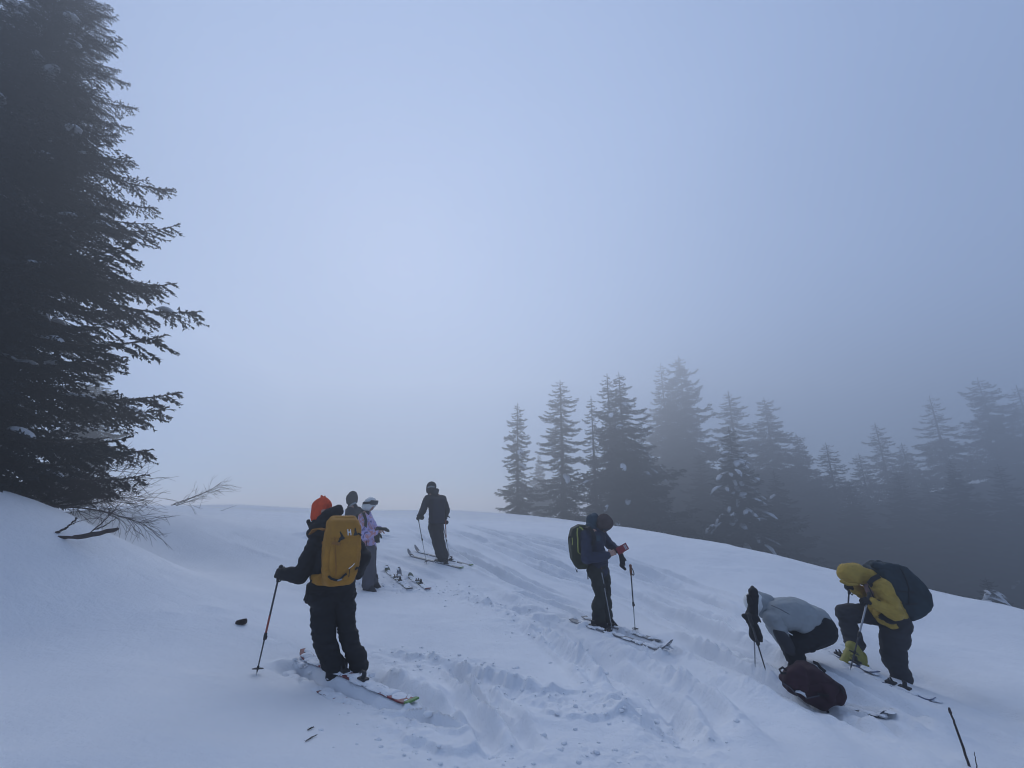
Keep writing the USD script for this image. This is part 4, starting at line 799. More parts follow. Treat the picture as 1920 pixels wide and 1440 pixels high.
part('shoulder_strap', ribbon([J(1096, 990, -.12), J(1104, 990, -.22), J(1110, 996, -.26), J(1114, 1006, -.27), J(1112, 1022, -.25)], [.3, -.9, .3], .055, .014), M_webbing, pk)
part('lid', outline_pack([(1073, 993), (1086, 985), (1098, 987), (1097, 996), (1084, 998)], Y, .14, .025, edge=.016, wrinkle=.004, seed=58), M_pack_olive, pk)
part('top_loop', solid(chain((J(1073, 1004, -.1), .014), (J(1067, 1008, -.1), .014)), .01, 1), M_webbing, pk)
u = np.linspace(0, 2 * np.pi, 16); cc = J(1081, 1065.5, -.05)
part('carabiner', tube(np.stack([cc[0] + .02 * np.cos(u), np.full(16, cc[1]), cc[2] + .022 * np.sin(u)], 1), .004, .004, 6, False), M_alu, pk)
part('tag', solid([hull((J(1081, 1069, -.05), .008), (J(1082, 1072, -.05), .01))], .006, 1), M_plastic, pk)
part('hip_strap', ribbon([J(1101, 1066, -.12), J(1102, 1076, -.12), J(1102.5, 1086, -.12)], [0, -1, 0], .018, .004), M_webbing, pk)
ski_pole('ski pole with cork grip standing alone in the snow in front of the phone user', on_snow(1191, 1183) + (at(1182, 1060, on_snow(1191, 1183)[1]) - on_snow(1191, 1183)), on_snow(1191, 1183), M_dark_alu, M_alu, M_cork, .010, strap=True, lock=.60, basket_at=.03)
t5 = on_snow(1150, 1192); ski_pole('ski pole with orange brown grip in front of the trousers of the phone user', at(1123.5, 1050, t5[1] + .05), t5, M_alu, M_alu, M_red_shaft, .010, strap=False, lock=.35, basket_at=.03)
ski('dark edged ski of the phone user nearer the camera, tip curled up', on_snow(1072, 1165), on_snow(1262, 1229), M_ski_pale, .12, cover=1.2, seed=5, end=None, curl=.15, binding=.33)
ski('snow covered ski of the phone user on the far side', on_snow(1095, 1160), on_snow(1240, 1206), M_ski_pale, .11, cover=1.6, seed=6, end=None, curl=.02, binding=.33)

# ---------------- crouching person
Y = 5.5
p6 = thing('person', 'person in grey jacket crouching over a maroon pack on the snow', 'person', on_snow(1500, 1268))
F6 = unit([-.97, -.22, 0])
j = dict(head=J(1416, 1133, .0), neck=J(1434, 1143), chest=J(1462, 1160), pelvis=J(1537, 1172), shL=J(1452, 1160, -.17), shR=J(1450, 1156, .18), elL=J(1468, 1198, -.16), wrL=J(1490, 1226, -.14), elR=J(1466, 1196, .2), wrR=J(1480, 1226, .1),
         hipL=J(1542, 1180, -.1), hipR=J(1542, 1178, .1), knL=J(1488, 1212, -.12), knR=J(1484, 1210, .14), anL=J(1497, 1256, -.08), anR=J(1494, 1252, .12), toe=F6)
body(p6, j, unit([-.8, -.1, -.6]), unit([-.6, -.1, .8]))
part('jacket', solid([hull((J(1436, 1143), .095), (J(1460, 1152, -.13), .13), (J(1458, 1150, .14), .13)), hull((J(1460, 1152, -.12), .14), (J(1458, 1150, .13), .14), (J(1492, 1153, -.08), .165), (J(1492, 1153, .08), .165)),
     hull((J(1490, 1153, -.08), .168), (J(1490, 1153, .08), .168), (J(1532, 1164, -.06), .13), (J(1532, 1164, .06), .13)), hull((J(1530, 1164), .14), (J(1548, 1172), .085)), hull((J(1448, 1160, -.16), .09), (J(1462, 1188, -.12), .07), (J(1456, 1178, .12), .08)), hull((J(1500, 1165, -.12), .12), (J(1520, 1172, -.1), .09))]
     + chain((j['shL'], .09), (J(1461, 1186, -.17), .075)) + chain((j['shR'], .09), (j['elR'], .075)), .012, 6, .020, 61, (7, 7, 7)), M_grey_jacket, p6)
part('sleeve', solid(chain((J(1460, 1182, -.2), .062), (j['elL'], .068), (J(1480, 1214, -.17), .058), (j['wrL'], .048)), .014, 5, .008, 62), M_charcoal, p6, label='dark lower sleeve')
part('sleeve', solid(chain((J(1464, 1190, .2), .062), (j['elR'], .066), (j['wrR'], .048)), .014, 5, .008, 63), M_charcoal, p6, label='dark lower sleeve')
part('seam', ribbon([J(1446, 1135, -.22), J(1462, 1142, -.3), J(1480, 1152, -.3)], [0, -.8, .6], .006, .004), M_slate, p6)
part('pocket_print', ribbon([J(1478, 1186, -.245), J(1483, 1189, -.24), J(1486, 1191, -.235)], [0, -1, 0], .010, .003), M_white_print, p6)
part('helmet', solid([hull((J(1415, 1130), .118), (J(1418, 1134), .118)), hull((J(1424, 1140), .09), (J(1419, 1134), .1))], .014, 4), M_white_shell, p6)
part('hood', solid([hull((J(1423, 1129, .02), .118), (J(1432, 1134), .10)), hull((J(1430, 1122), .062), (J(1440, 1128), .075), (J(1436, 1142, -.04), .085)), hull((J(1428, 1128, -.06), .05), (J(1430, 1148, -.06), .06))], .014, 5, .008, 64), M_grey_jacket, p6)
part('trousers', solid([hull((J(1545, 1176, -.06), .105), (J(1545, 1176, .06), .105), (j['hipL'], .13), (j['hipR'], .13), (J(1525, 1182), .12))] + chain((j['hipL'], .135), (J(1515, 1197, -.11), .125), (j['knL'], .095), (j['anL'], .085)) + chain((j['hipR'], .135), (J(1515, 1195, .12), .12), (j['knR'], .095), (j['anR'], .085)), .013, 6, .02, 65), M_black, p6)
for an in (j['anL'] + [0, 0, .0], j['anR']): part('boot', ski_boot(an, F6, UP, M_charcoal), M_black, p6)
for w, e in (('wrL', 'elL'), ('wrR', 'elR')):
    d = unit(j[w] - j[e]); part('glove', solid(hand_pieces(j[w], d, unit([.2, -.8, .5]), 1, (.5, .5, .4), .4, 1.0, 1.4, .05), .012, 3), M_webbing, p6)
ta, tb = on_snow(1416, 1251), on_snow(1436, 1258)
tpa, tpb = at(1411, 1101, ta[1] - .05), at(1404, 1152, tb[1] - .18)
ski_pole('pale ski pole under the tall upright mitten beside the crouching person', tpa, ta, M_alu, M_alu, M_plastic, .010, strap=False, basket=False, lock=.5)
ski_pole('dark slanting ski pole under the lower mitten beside the crouching person', tpb, tb, M_dark_alu, M_dark_alu, M_plastic, .010, strap=True, basket=False, lock=.5)
Yp = ta[1] - .10; K = lambda px, py, dy=0.0: at(px, py, Yp + dy)
g = thing('ski_mitten', 'tall black mitten pulled over the top of a planted ski pole', 'mitten', K(1412, 1155))
part('mitten', solid([hull((K(1412, 1109), .046), (K(1413, 1118), .05)), hull((K(1413, 1116), .05), (K(1412, 1138), .045)), hull((K(1412, 1136), .047), (K(1409, 1156), .062)), hull((K(1403, 1118, -.02), .02), (K(1407, 1130, -.02), .03)), hull((K(1420, 1158), .02), (K(1426, 1166), .007))], .010, 4, .006, 66), M_webbing, g)
g = thing('ski_mitten', 'crumpled black mitten hanging lower on the pair of planted ski poles', 'mitten', K(1413, 1196))
part('mitten', solid([hull((K(1395, 1155, -.05), .02), (K(1404, 1158, -.05), .045), (K(1414, 1160, -.05), .05)), hull((K(1406, 1160, -.05), .05), (K(1414, 1176, -.04), .046)), hull((K(1414, 1174, -.04), .046), (K(1417, 1192, -.03), .062)), hull((K(1426, 1193, -.03), .014), (K(1428, 1202, -.03), .008))], .010, 4, .007, 67), M_webbing, g)
# the maroon pack on the snow
Y = 4.72
mp = thing('backpack', 'maroon rucksack lying on the snow beside the crouching person', 'backpack', on_snow(1520, 1318))
bagm = outline_pack([(1476, 1279), (1489, 1262), (1507, 1252), (1523, 1253), (1546, 1267), (1567, 1286), (1569, 1298), (1564, 1308), (1536, 1315), (1508, 1308), (1481, 1291)], Y, .11, .035, extra=[hull((at(1480, 1277, Y - .07), .04), (at(1500, 1259, Y - .06), .05), (at(1504, 1288, Y - .10), .045)), hull((at(1534, 1264, Y - .07), .04), (at(1562, 1286, Y - .08), .045), (at(1554, 1304, Y - .11), .04))], edge=.012, wrinkle=.024, seed=71)
bm = part('bag', bagm, M_maroon, mp); bvm = np.array(bagm.vertices)
def SM(px, py, lift=.004):
    q = at(px, py, Y - .11); d = np.hypot(bvm[:, 0] - q[0], bvm[:, 2] - q[2]); k = np.argsort(d)[:12]; return np.array([q[0], bvm[k, 1].min() - lift, q[2]])
part('seam', ribbon([SM(1496, 1286), SM(1515, 1284), SM(1535, 1281), SM(1552, 1277), SM(1565, 1277)], [0, -1, .3], .010, .008), M_maroon, bm)
part('piping', ribbon([SM(1468, 1282), SM(1480, 1288), SM(1492, 1299), SM(1500, 1308)], [0, -1, .2], .008, .007), M_slate, bm)
part('piping', ribbon([SM(1510, 1310), SM(1522, 1306), SM(1535, 1303)], [0, -1, .2], .008, .007), M_slate, bm)
part('strap', ribbon([SM(1540, 1250), SM(1550, 1254), SM(1556, 1262), SM(1562, 1268)], [.2, -1, .5], .026, .010), M_webbing, mp)
part('strap', ribbon([SM(1530, 1299), SM(1540, 1302), SM(1548, 1300)], [0, -1, .2], .016, .008), M_webbing, mp)
part('strap', ribbon([at(1574, 1286, Y - .12), at(1579, 1294, Y - .14), at(1581, 1301, Y - .14)], [.3, -1, 0], .018, .006), M_webbing, mp)
part('grab_loop', ribbon([at(1473, 1262, Y - .1), at(1465, 1262, Y - .12), at(1461, 1255, Y - .12), at(1467, 1251, Y - .12), at(1474, 1257, Y - .1)], [0, -1, 0], .018, .006), M_webbing, mp)
part('hip_strap', ribbon([on_snow(1548, 1312) + [0, -.02, .03], on_snow(1544, 1322) + [0, 0, .012], on_snow(1549, 1330) + [0, 0, .008], on_snow(1553, 1338) + [0, 0, .006]], UP, .02, .005), M_webbing, mp)
tag(part('snow_patch', snow_pad(SM(1503, 1300, 0), .3, -.5, .11, .06, .05, 5), M_snow, mp, smooth=True), kind='stuff')
ski('buried ski showing only its dark end beside the maroon pack', on_snow(1568, 1306) - [0, 0, .06], on_snow(1662, 1341), M_ski_dark, .10, lift=-.025, cover=.5, seed=8, end=None, binding=None, curl=.05)

# ---------------- person in yellow
Y = 5.8
p7 = thing('person', 'person in mustard yellow hooded jacket bending over one raised knee', 'person', on_snow(1690, 1280))
F7 = unit([-.97, -.15, 0])
j = dict(head=J(1590, 1077), neck=J(1620, 1086), chest=J(1650, 1112), pelvis=J(1680, 1158), shL=J(1652, 1102, -.2), shR=J(1646, 1096, .2), elL=J(1675, 1146, -.27), wrL=J(1638, 1130, -.26), elR=J(1636, 1118, .2), wrR=J(1606, 1106, .1),
         hipL=J(1680, 1168, -.1), hipR=J(1674, 1158, .1), knL=J(1675, 1224, -.08), knR=J(1586, 1150, .08), anL=J(1688, 1268, -.05), anR=J(1604, 1224, -.02), toe=F7)
j['handL'] = (J(1638, 1130, -.26), unit([-.9, 0, .25]), unit([0, -.6, .8]), -1, (.6, .8, .5), .5, 1.0, 1.0, .05); j['handR'] = (J(1606, 1106, .1), unit([-.8, 0, .5]), unit([0, -.6, .8]), -1, (.8, .9, .5), .5, 1.0, 1.0, .05)
body(p7, j, unit([-.62, -.12, -.78]), unit([-.78, 0, .62]))
part('jacket', solid([hull((j['shL'], .085), (j['shR'], .085), (J(1640, 1090), .1), (j['chest'], .15)), hull((J(1652, 1108), .15), (J(1668, 1132), .155), (J(1678, 1152), .13)), hull((J(1664, 1130), .15), (J(1688, 1162, .04), .075), (J(1662, 1162, -.1), .07), (J(1646, 1140, -.05), .09)), hull((J(1650, 1152, -.12), .06), (J(1690, 1168, -.12), .06), (J(1670, 1150, -.08), .13)), hull((J(1654, 1160, -.14), .05), (J(1672, 1172, -.16), .045), (J(1692, 1170, -.12), .04), (J(1686, 1164, .1), .08))]
     + chain((j['shL'], .098), (J(1668, 1128, -.25), .095), (j['elL'], .088), (J(1652, 1136, -.26), .07), (j['wrL'], .055)) + chain((j['shR'], .09), (j['elR'], .075), (j['wrR'], .055)), .012, 6, .018, 81), M_yellow, p7)
part('hood', solid([hull((J(1590, 1075), .118), (J(1604, 1074), .12), (J(1597, 1080, -.02), .11)), hull((J(1604, 1076), .12), (J(1632, 1084), .10)), hull((J(1632, 1083, -.03), .1), (J(1646, 1090, -.05), .085))], .014, 6, .009, 82, cut=[hull((J(1588, 1103, -.02), .075), (J(1606, 1103), .07))]), M_yellow, p7)
part('hood_brim', solid(chain((J(1577, 1090, -.10), .016), (J(1590, 1096, -.13), .018), (J(1606, 1096, -.12), .016)), .010, 2), M_yellow, p7)
part('zip', ribbon([J(1628, 1098, -.17), J(1634, 1112, -.18), J(1642, 1128, -.2)], [-.3, -1, 0], .012, .004), M_webbing, p7)
part('chest_panel', solid([hull((J(1626, 1100, -.08), .035), (J(1638, 1104, -.12), .04), (J(1632, 1113, -.08), .04))], .014, 3), mat('dusty_pink_fabric', (.26, .17, .17), .8, .2), p7)
part('hem_band', solid([hull((J(1655, 1158, -.17), .035), (J(1672, 1164, -.2), .035)), hull((J(1672, 1164, -.2), .035), (J(1690, 1160, -.15), .03))], .014, 3, .008, 84), M_charcoal, p7)
part('trousers', solid([hull((J(1682, 1162), .10), (j['hipL'], .12), (j['hipR'], .11))] + chain((j['hipR'], .135), (J(1630, 1150, .1), .115), (j['knR'], .098), (J(1590, 1170, .07), .085), (J(1601, 1206, .03), .092)) + chain((j['hipL'], .135), (J(1676, 1195, -.09), .13), (j['knL'], .115), (J(1682, 1248, -.06), .105), (J(1688, 1268, -.05), .098)), .013, 6, .021, 85, (6, 6, 11)), M_charcoal, p7)
part('boot', ski_boot(j['anR'], F7, unit([.10, 0, 1]), M_boot_yellow, 1.2, shaft=.05), M_boot_yellow, p7, label='yellow green ski boot')
part('boot', ski_boot(j['anL'], F7, UP, M_boot_yellow), M_charcoal, p7)
part('boot_strap', ribbon([J(1598, 1216, -.0), J(1604, 1221, -.02), J(1609, 1218, 0)], [0, -1, 0], .03, .006), M_plastic, p7)
for h in ('handL',): part('glove', solid(hand_pieces(*j[h][:6], 1.0, 1.4, .05) + chain((j[h][0], .045), (j[h][0] - j[h][1] * .05, .05)), .010, 3), M_webbing, p7)
part('glove', solid(hand_pieces(*j['handR'][:6], 1.0, 1.4, .05), .010, 3), M_webbing, p7)
pk = thing('backpack', 'dark teal rucksack on the back of the bending person in yellow', 'backpack', J(1700, 1155))
bag7 = outline_pack([(1634, 1066), (1646, 1056), (1662, 1058), (1681, 1063), (1702, 1082), (1718, 1098), (1726, 1113), (1729, 1132), (1718, 1147), (1695, 1157), (1684, 1140), (1680, 1112), (1660, 1088), (1642, 1078)], Y, .15, .04, extra=[hull((J(1700, 1080, -.08), .05), (J(1722, 1105, -.08), .055), (J(1728, 1132, -.06), .045), (J(1722, 1120, .1), .055)), hull((J(1640, 1060, -.1), .035), (J(1665, 1066, -.12), .04), (J(1648, 1056, .1), .035))], edge=.015, wrinkle=.011, seed=86)
b7 = part('bag', bag7, M_pack_dark, pk); bv7 = np.array(bag7.vertices)
def S7(px, py, lift=.003):
    q = at(px, py, Y - .17); d = np.hypot(bv7[:, 0] - q[0], bv7[:, 2] - q[2]); k = np.argsort(d)[:10]; return np.array([q[0], bv7[k, 1].min() - lift, q[2]])
part('strap', ribbon([S7(1684, 1108), S7(1700, 1110), S7(1716, 1111)], [0, -1, .1], .016, .005), M_webbing, pk)
part('strap', ribbon([S7(1686, 1130), S7(1704, 1134), S7(1722, 1132)], [0, -1, .1], .016, .005), M_webbing, pk)
part('seam', ribbon([S7(1690, 1066), S7(1700, 1084), S7(1706, 1104), S7(1706, 1130), S7(1700, 1150)], [0, -1, .1], .010, .006), M_webbing, b7)
part('buckle', solid([hull((J(1730, 1112, -.1), .012), (J(1734, 1118, -.1), .01))], .008, 1), M_plastic, pk)
part('shoulder_strap', ribbon([J(1648, 1080, -.22), J(1636, 1086, -.24), J(1630, 1092, -.22), J(1634, 1098, -.2)], [-.2, -.9, .3], .05, .012), M_webbing, pk)
part('hip_belt', ribbon([J(1690, 1158, -.17), J(1676, 1164, -.24), J(1660, 1160, -.24), J(1650, 1152, -.2)], [0, -1, .1], .06, .012), M_webbing, pk)
ta = on_snow(1585, 1212); ski_pole('ski pole with wrist loop behind the raised knee of the person in yellow', at(1593, 1094, ta[1] + .0), ta, M_dark_alu, M_dark_alu, M_plastic, .010, lock=.4, basket=False)
tb = on_snow(1594, 1257); ski_pole('ski pole slanting in front of the yellow green boot', at(1630, 1112, Y - .24), tb, M_alu, M_dark_alu, M_plastic, .010, strap=False, lock=.55, basket_at=.20)
ski('dark blue ski under the yellow green boot', on_snow(1644, 1268), on_snow(1478, 1188), M_ski_blue, .11, lift=.02, cover=1.4, seed=9, end=None, binding=.28, curl=.08)
ski('blue edged ski under the rear leg of the person in yellow', on_snow(1752, 1315), on_snow(1600, 1250) - [0, 0, .05], M_ski_blue, .105, lift=.0, cover=2.2, seed=10, end=None, binding=.42, curl=.04)
# loose skis beside the lilac jacket
ski('dark green ski lying closest to the person in the lilac jacket', on_snow(768, 1107), on_snow(724, 1071), M_ski_lime, .11, cover=1.6, seed=12, end=M_ski_dark, curl=.1)
ski('half buried ski with upturned tip between the two loose dark green skis', on_snow(772, 1103) - [0, 0, .08], on_snow(747, 1074), M_ski_pale, .10, lift=-.01, cover=1.2, seed=13, end=None, binding=None, curl=.12)
ski('dark green ski with reddish tail lying right of the other loose skis', on_snow(803, 1107), on_snow(768, 1083), M_ski_lime, .11, cover=1.6, seed=14, end=M_ski_red, curl=.08)

# ------------------------------------------------------------------ dead wood, cone and twigs
M_twig = mat('dark_twig_bark', (.055, .042, .04), .9, .1, bump=(80, .004), vary=(12, .7, 1.4))
def twig_line(pts, Y0, Y1, r0, r1, n=18, seed=0, sides=6, jit=.01):
    from scipy.interpolate import make_interp_spline
    Ys = np.linspace(Y0, Y1, len(pts)); P = np.array([at(x, y, yy) for (x, y), yy in zip(pts, Ys)]); q = np.linspace(0, 1, len(P))
    P = make_interp_spline(q, P, k=min(3, len(P) - 1))(np.linspace(0, 1, n)) if len(P) > 2 else mix(P[0], P[1], np.linspace(0, 1, n)[:, None])
    P = P + np.random.default_rng(seed).normal(0, jit, P.shape) * np.array([.5, 1, .5]); return P, tube(P, r0, r1, sides)
y0 = on_snow(140, 1012)[1]
t = thing('fallen_branch', 'broken grey brown branch lying on the snow bank at left', 'branch', on_snow(140, 1012))
P, lgm = twig_line([(50, 1009), (89, 1007), (117, 1008), (137, 1007), (156, 1006), (187, 1000), (222, 992)], y0 - .12, y0 - .05, 0, 0)
part('limb', tube(P, np.interp(np.linspace(0, 1, 18), [0, .1, .35, .45, .55, .7, .95, 1], [.012, .034, .022, .014, .026, .032, .026, .016]), 0, 8), M_twig, t)
for pts in ([(156, 1008), (177, 993), (204, 967), (220, 950), (229, 929)], [(177, 993), (199, 984), (217, 971)], [(204, 967), (206, 960), (201, 955)]): part('twig', twig_line(pts, y0 + .05, y0 + .3, .010, .004)[1], M_twig, t)
t = thing('broken_stick', 'short broken stick poking out of the snow above the fallen branch', 'stick', on_snow(105, 999))
y1 = on_snow(106, 999)[1]; part('limb', twig_line([(105, 999), (120, 992), (134, 982), (142, 971)], y1, y1 + .1, .018, .010)[1], M_twig, t); part('twig', twig_line([(134, 984), (153, 976), (187, 972)], y1 + .05, y1 + .3, .006, .003)[1], M_twig, t)
def bare_shrub(label, stems, hairs, Y0, spread, seed, r=.018):
    rr = np.random.default_rng(seed); t = thing('bare_shrub', label, 'shrub', at(*stems[0][0], Y0)); fine = []
    for k, s in enumerate(stems):
        P, m = twig_line(s, Y0 + rr.uniform(-.2, .2), Y0 + spread, r, .004, 22, seed + k, jit=.006); part('stem', m, M_twig, t)
        for q in range(hairs):
            i = rr.integers(4, 21); d = unit((P[min(i + 1, 21)] - P[i - 1]) + rr.normal(0, .12, 3) + np.array([.05, .05, rr.uniform(-.08, .22)])); ln = rr.uniform(.2, .7)
            c = [P[i] + d * ln * u + np.array([0, 0, -.12 * u * u * ln]) + rr.normal(0, .012, 3) for u in np.linspace(0, 1, 6)]; fine.append(tube(c, .0042, .002, 3, False))
            for w in range(2):
                d2 = unit(d + rr.normal(0, .45, 3)); fine.append(tube([c[2 + w], c[2 + w] + d2 * .12, c[2 + w] + d2 * .22 + [0, 0, -.02]], .003, .0015, 3, False))
    tag(part('fine_twigs', cat_mesh(fine), M_twig, t, smooth=False), kind='stuff')
bare_shrub('bare shrub of long arching stems leaning out under the big spruce', [[(29, 931), (96, 919), (134, 905), (168, 889), (204, 883), (255, 886)], [(77, 951), (108, 945), (149, 936), (187, 932), (228, 933), (268, 929)], [(77, 951), (120, 950), (168, 954), (206, 962), (240, 972), (275, 986)], [(60, 945), (110, 930), (160, 912), (215, 900), (262, 905)], [(90, 950), (150, 945), (200, 941), (250, 945)]], 46, 7.0, .7, 3)
bare_shrub('thin bare shrub out in the fog right of the big spruce', [[(321, 947), (345, 940), (383, 924), (426, 908)], [(325, 945), (362, 932), (395, 918), (415, 903)], [(330, 948), (360, 938), (382, 930)]], 12, 12.5, .4, 5, .014)
t = thing('thin_twig', 'tiny twig poking through the snow right of the foggy bare shrub', 'twig', on_snow(414, 958)); yy = on_snow(414, 958)[1]
part('stem', twig_line([(414, 958), (430, 952), (444, 948)], yy, yy + .1, .007, .003)[1], M_twig, t)
t = thing('bare_sapling', 'tall bare dark stem sticking out of the snow at lower right', 'sapling', on_snow(1822, 1440)); yy = on_snow(1820, 1439)[1]
part('stem', twig_line([(1836, 1470), (1818, 1437), (1800, 1385), (1788, 1352), (1780, 1327)], yy, yy + .05, .009, .006, jit=.002)[1], M_twig, t); part('bud', solid([hull((at(1780, 1330, yy + .05), .008), (at(1782, 1336, yy + .05), .01))], .005, 1), M_twig, t)
t = thing('thin_twig', 'faint thin twig beside the tall bare stem at lower right', 'twig', on_snow(1832, 1440))
part('stem', twig_line([(1838, 1470), (1832, 1440), (1829, 1424), (1827, 1410)], yy, yy, .0045, .002, jit=.002)[1], M_twig, t)
c = on_snow(451, 1171); t = thing('spruce_cone', 'dark spruce cone clump lying alone on the smooth snow', 'cone', c)
M_cone = mat('dark_cone_scales', (.045, .035, .032), .9, .1, bump=(120, .01), vary=(40, .5, 1.6))
pcs = [hull((c + [-.035, 0, .02], .022), (c + [.03, .02, .028], .026))]; rr = np.random.default_rng(4)
part('core', solid(pcs, .012, 2, .006, 4, (20, 20, 20)), M_cone, t)
for i in range(26):
    a, h = i * 2.4, i / 26; o = c + np.array([-.045 + .085 * h, .0, .022 + .01 * h]); d = np.array([.35, math.cos(a), math.sin(a)]); e = o + unit(d) * .034
    part('scale', trimesh.convex.convex_hull(np.array([o, e, o + unit(d) * .022 + [.0, -.012 * math.sin(a), .012 * math.cos(a)], o + unit(d) * .022 - [.0, -.012 * math.sin(a), .012 * math.cos(a)], e + [.012, 0, 0]])), M_cone, t, smooth=False)
for (a, b), lb in ((((577, 1371), (587, 1366)), 'small dark needle sprig on the snow, upper of two'), (((573, 1392), (593, 1381)), 'small dark needle sprig on the snow, lower of two')):
    q0, q1 = on_snow(*a) + [0, 0, .006], on_snow(*b) + [0, 0, .008]; t = thing('needle_sprig', lb, 'sprig', q0)
    part('twig', tube([q0, mix(q0, q1, .5) + [0, 0, .006], q1], .003, .002, 5), M_twig, t)
    ms = []
    for i in range(26):
        p = mix(q0, q1, i / 26); d = unit(q1 - q0) * .5 + np.array([rr.normal(0, .5), rr.normal(0, .5), .15]); ms.append(tube([p, p + unit(d) * .016], .0016, .0006, 3, False))
    part('needles', cat_mesh(ms), M_needle, t, smooth=False)

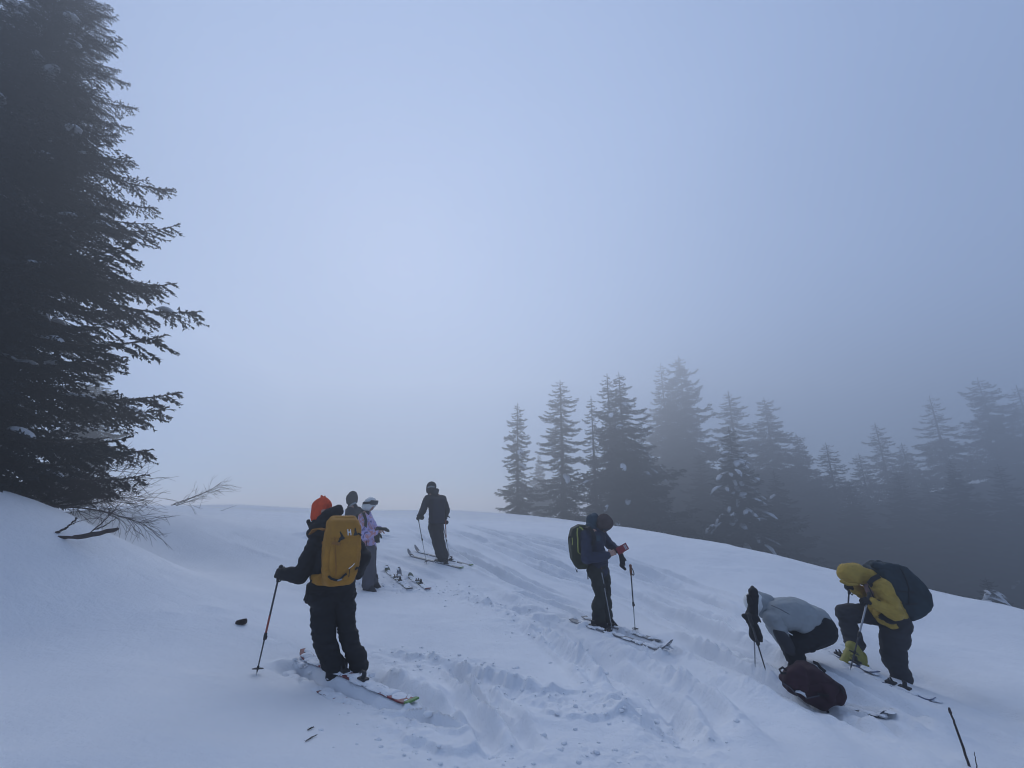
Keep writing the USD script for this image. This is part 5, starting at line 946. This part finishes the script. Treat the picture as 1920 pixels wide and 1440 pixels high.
# ------------------------------------------------------------------ trees
big_spruce('spruce_tree', 'huge dark spruce filling the left edge of the clearing, boughs down to the snow', -9.4, 6.7, 12.5, 3.8, 1.5, 330, 5, snow=.5)
big_spruce('spruce_tree', 'second dark spruce close behind the huge one at the left edge', -12.4, 8.8, 13.2, 3.3, 1.4, 190, 6, snow=.3)
TREES = [  # crown, x, top, depth, width, snow, label
    ('slim', 970, 755, 46, 1.15, 8, 'short blunt spruce standing leftmost of the far row, over open snow'),
    ('slim', 1050, 712, 48, 1.45, 3, 'tall pointed spruce second from the left in the far row'),
    ('narrow', 1108, 742, 46, 1.1, 2, 'slender spruce leaning against the left flank of the forked pair'),
    ('narrow', 1138, 700, 47, 1.2, 0, 'thin spire just left of the crisp broad spruce in the far row'),
    ('full', 1160, 697, 46, 1.2, 22, 'crisp broad spruce with a streak of snow low on its boughs'),
    ('ragged', 1238, 680, 71, 1.1, 0, 'faded spruce top left of the tallest one in the fog'),
    ('broad', 1272, 667, 71, 1.05, 4, 'tallest fog faded spruce of the far row'),
    ('slim', 1365, 733, 72, 1.6, 0, 'dim pointed spruce rising behind the snow laden one'),
    ('dense', 1432, 745, 73, 1.4, 0, 'dim broad spruce right behind the snow laden one'),
    ('dense', 1366, 800, 44, 1.15, 85, 'snow laden spruce with many white clumps above the slope edge'),
    ('full', 1492, 812, 73, 1.1, 0, 'low dim spruce right of the dim broad one'), ('slim', 1548, 830, 67, 1.5, 0, 'dim spruce with pointed top above the crouching person'),
    ('slim', 1640, 792, 74, 1.3, 0, 'faintest lone spruce in the gap of the right hand forest'), ('ragged', 1742, 742, 71, 1.4, 0, 'faded ragged spruce left of the biggest right hand one'),
    ('broad', 1832, 708, 67, 1.1, 0, 'biggest faded spruce near the right edge'), ('full', 1905, 722, 69, 1.4, 0, 'faded spruce cut by the right edge of the forest'),
    ('dense', 1215, 840, 52, 1.2, 0, 'low spruce filling the gap under the tallest faded one'), ('dense', 1310, 850, 54, 1.2, 0, 'low spruce left behind the snow laden one'),
    ('full', 1450, 880, 50, 1.1, 3, 'low dark spruce at the right foot of the snow laden one'), ('dense', 1590, 900, 58, 1.3, 0, 'low spruce in the dim thicket above the yellow hood'),
    ('dense', 1680, 880, 56, 1.3, 0, 'low spruce in the dim thicket above the dark teal rucksack'), ('full', 1780, 860, 50, 1.1, 0, 'low dark spruce below the biggest right hand one'),
    ('dense', 1870, 870, 48, 1.2, 2, 'low dark spruce nearest the right edge'), ('dense', 1960, 850, 52, 1.3, 0, 'dark spruce just past the right edge of the forest'),
    ('dense', 1400, 905, 66, 1.5, 0, 'low spruce behind the right flank of the snow laden one'), ('full', 1530, 880, 70, 1.3, 0, 'low faint spruce left of the thicket above the yellow hood'),
    ('dense', 1610, 850, 72, 1.5, 0, 'faint spruce in the middle of the dim right hand gap'), ('full', 1690, 830, 72, 1.4, 0, 'faint spruce between the lone faint one and the ragged one'),
    ('dense', 1735, 900, 58, 1.5, 0, 'low dark spruce under the ragged right hand one'), ('dense', 1830, 920, 54, 1.5, 0, 'lowest dark spruce under the biggest right hand one'),
    ('dense', 1140, 860, 60, 1.5, 0, 'low faint spruce behind the forked pair of the far row'), ('full', 1010, 850, 70, 1.0, 0, 'low faint spruce in the gap between the first two of the far row'),
    ('ragged', 200, 650, 21, 1.25, 3, 'foggy spruce half hidden behind the huge dark one'),
    ('dense', 1848, 1083, 30, 1.5, 40, 'young spruce capped with snow clumps just behind the slope edge at right')]
for i, (key, px, pt, Y, wd, sn, lb) in enumerate(TREES): far_spruce(lb, px, pt, Y, key, wd, sn, seed=50 + i, big=.9 if Y < 31 else 1.5)

snow = part('snow_ground', build_snow(), M_snow, smooth=True); tag(snow, 'blue white snow slope with ski tracks and trampled lumps', kind='structure')
crumbs = []; rr = np.random.default_rng(77)
for line, r, amp in TRAMPLED[:8]:
    for i in range(int(80 * r / .3)):
        q = line[rr.integers(len(line))] + rr.normal(0, r * .6, 2)
        sz = .006 + .016 * rr.random() ** 2.2 + (.014 if rr.random() < .04 else 0)
        v = trimesh.creation.icosphere(1, 1.0).vertices; v = v * (1 + 1.1 * (fbm(v * 1.3 + i * 2.7, 2, i % 40) - .5))[:, None] * sz * np.array([1.2, 1, .7])
        crumbs.append(trimesh.Trimesh(v + [q[0], q[1], sz * .1], trimesh.creation.icosphere(1, 1.0).faces, process=False))
_c = cat_mesh(crumbs); _n = 42; _z = snow_z(_c.vertices[::_n, 0], _c.vertices[::_n, 1]); _v = np.array(_c.vertices); _v[:, 2] += np.repeat(_z, _n)
tag(part('snow_crumbs', trimesh.Trimesh(_v, _c.faces, process=False), M_snow, smooth=True), 'loose snow crumbs thrown up along the trampled tracks', 'snow crumbs', kind='stuff')
# ------------------------------------------------------------------ fog
M_haze = usdkit.material(stage, '/World/Looks/fog', {'v': ('principled_volume', {'density': HAZE_DENSITY, 'color': HAZE_COLOR, 'anisotropy': HAZE_ANISO})}, [], volume='v.volume')
_b = np.array(snow.GetAttribute('points').Get())
hz = trimesh.creation.box(bounds=[[_b[:, 0].min() - 2, _b[:, 1].min() - 2, _b[:, 2].min() - 1.0], [_b[:, 0].max() + 2, _b[:, 1].max() + 2, 25.0]])
tag(part('haze', hz, M_haze, smooth=False), 'pale even fog filling the whole clearing', kind='stuff')
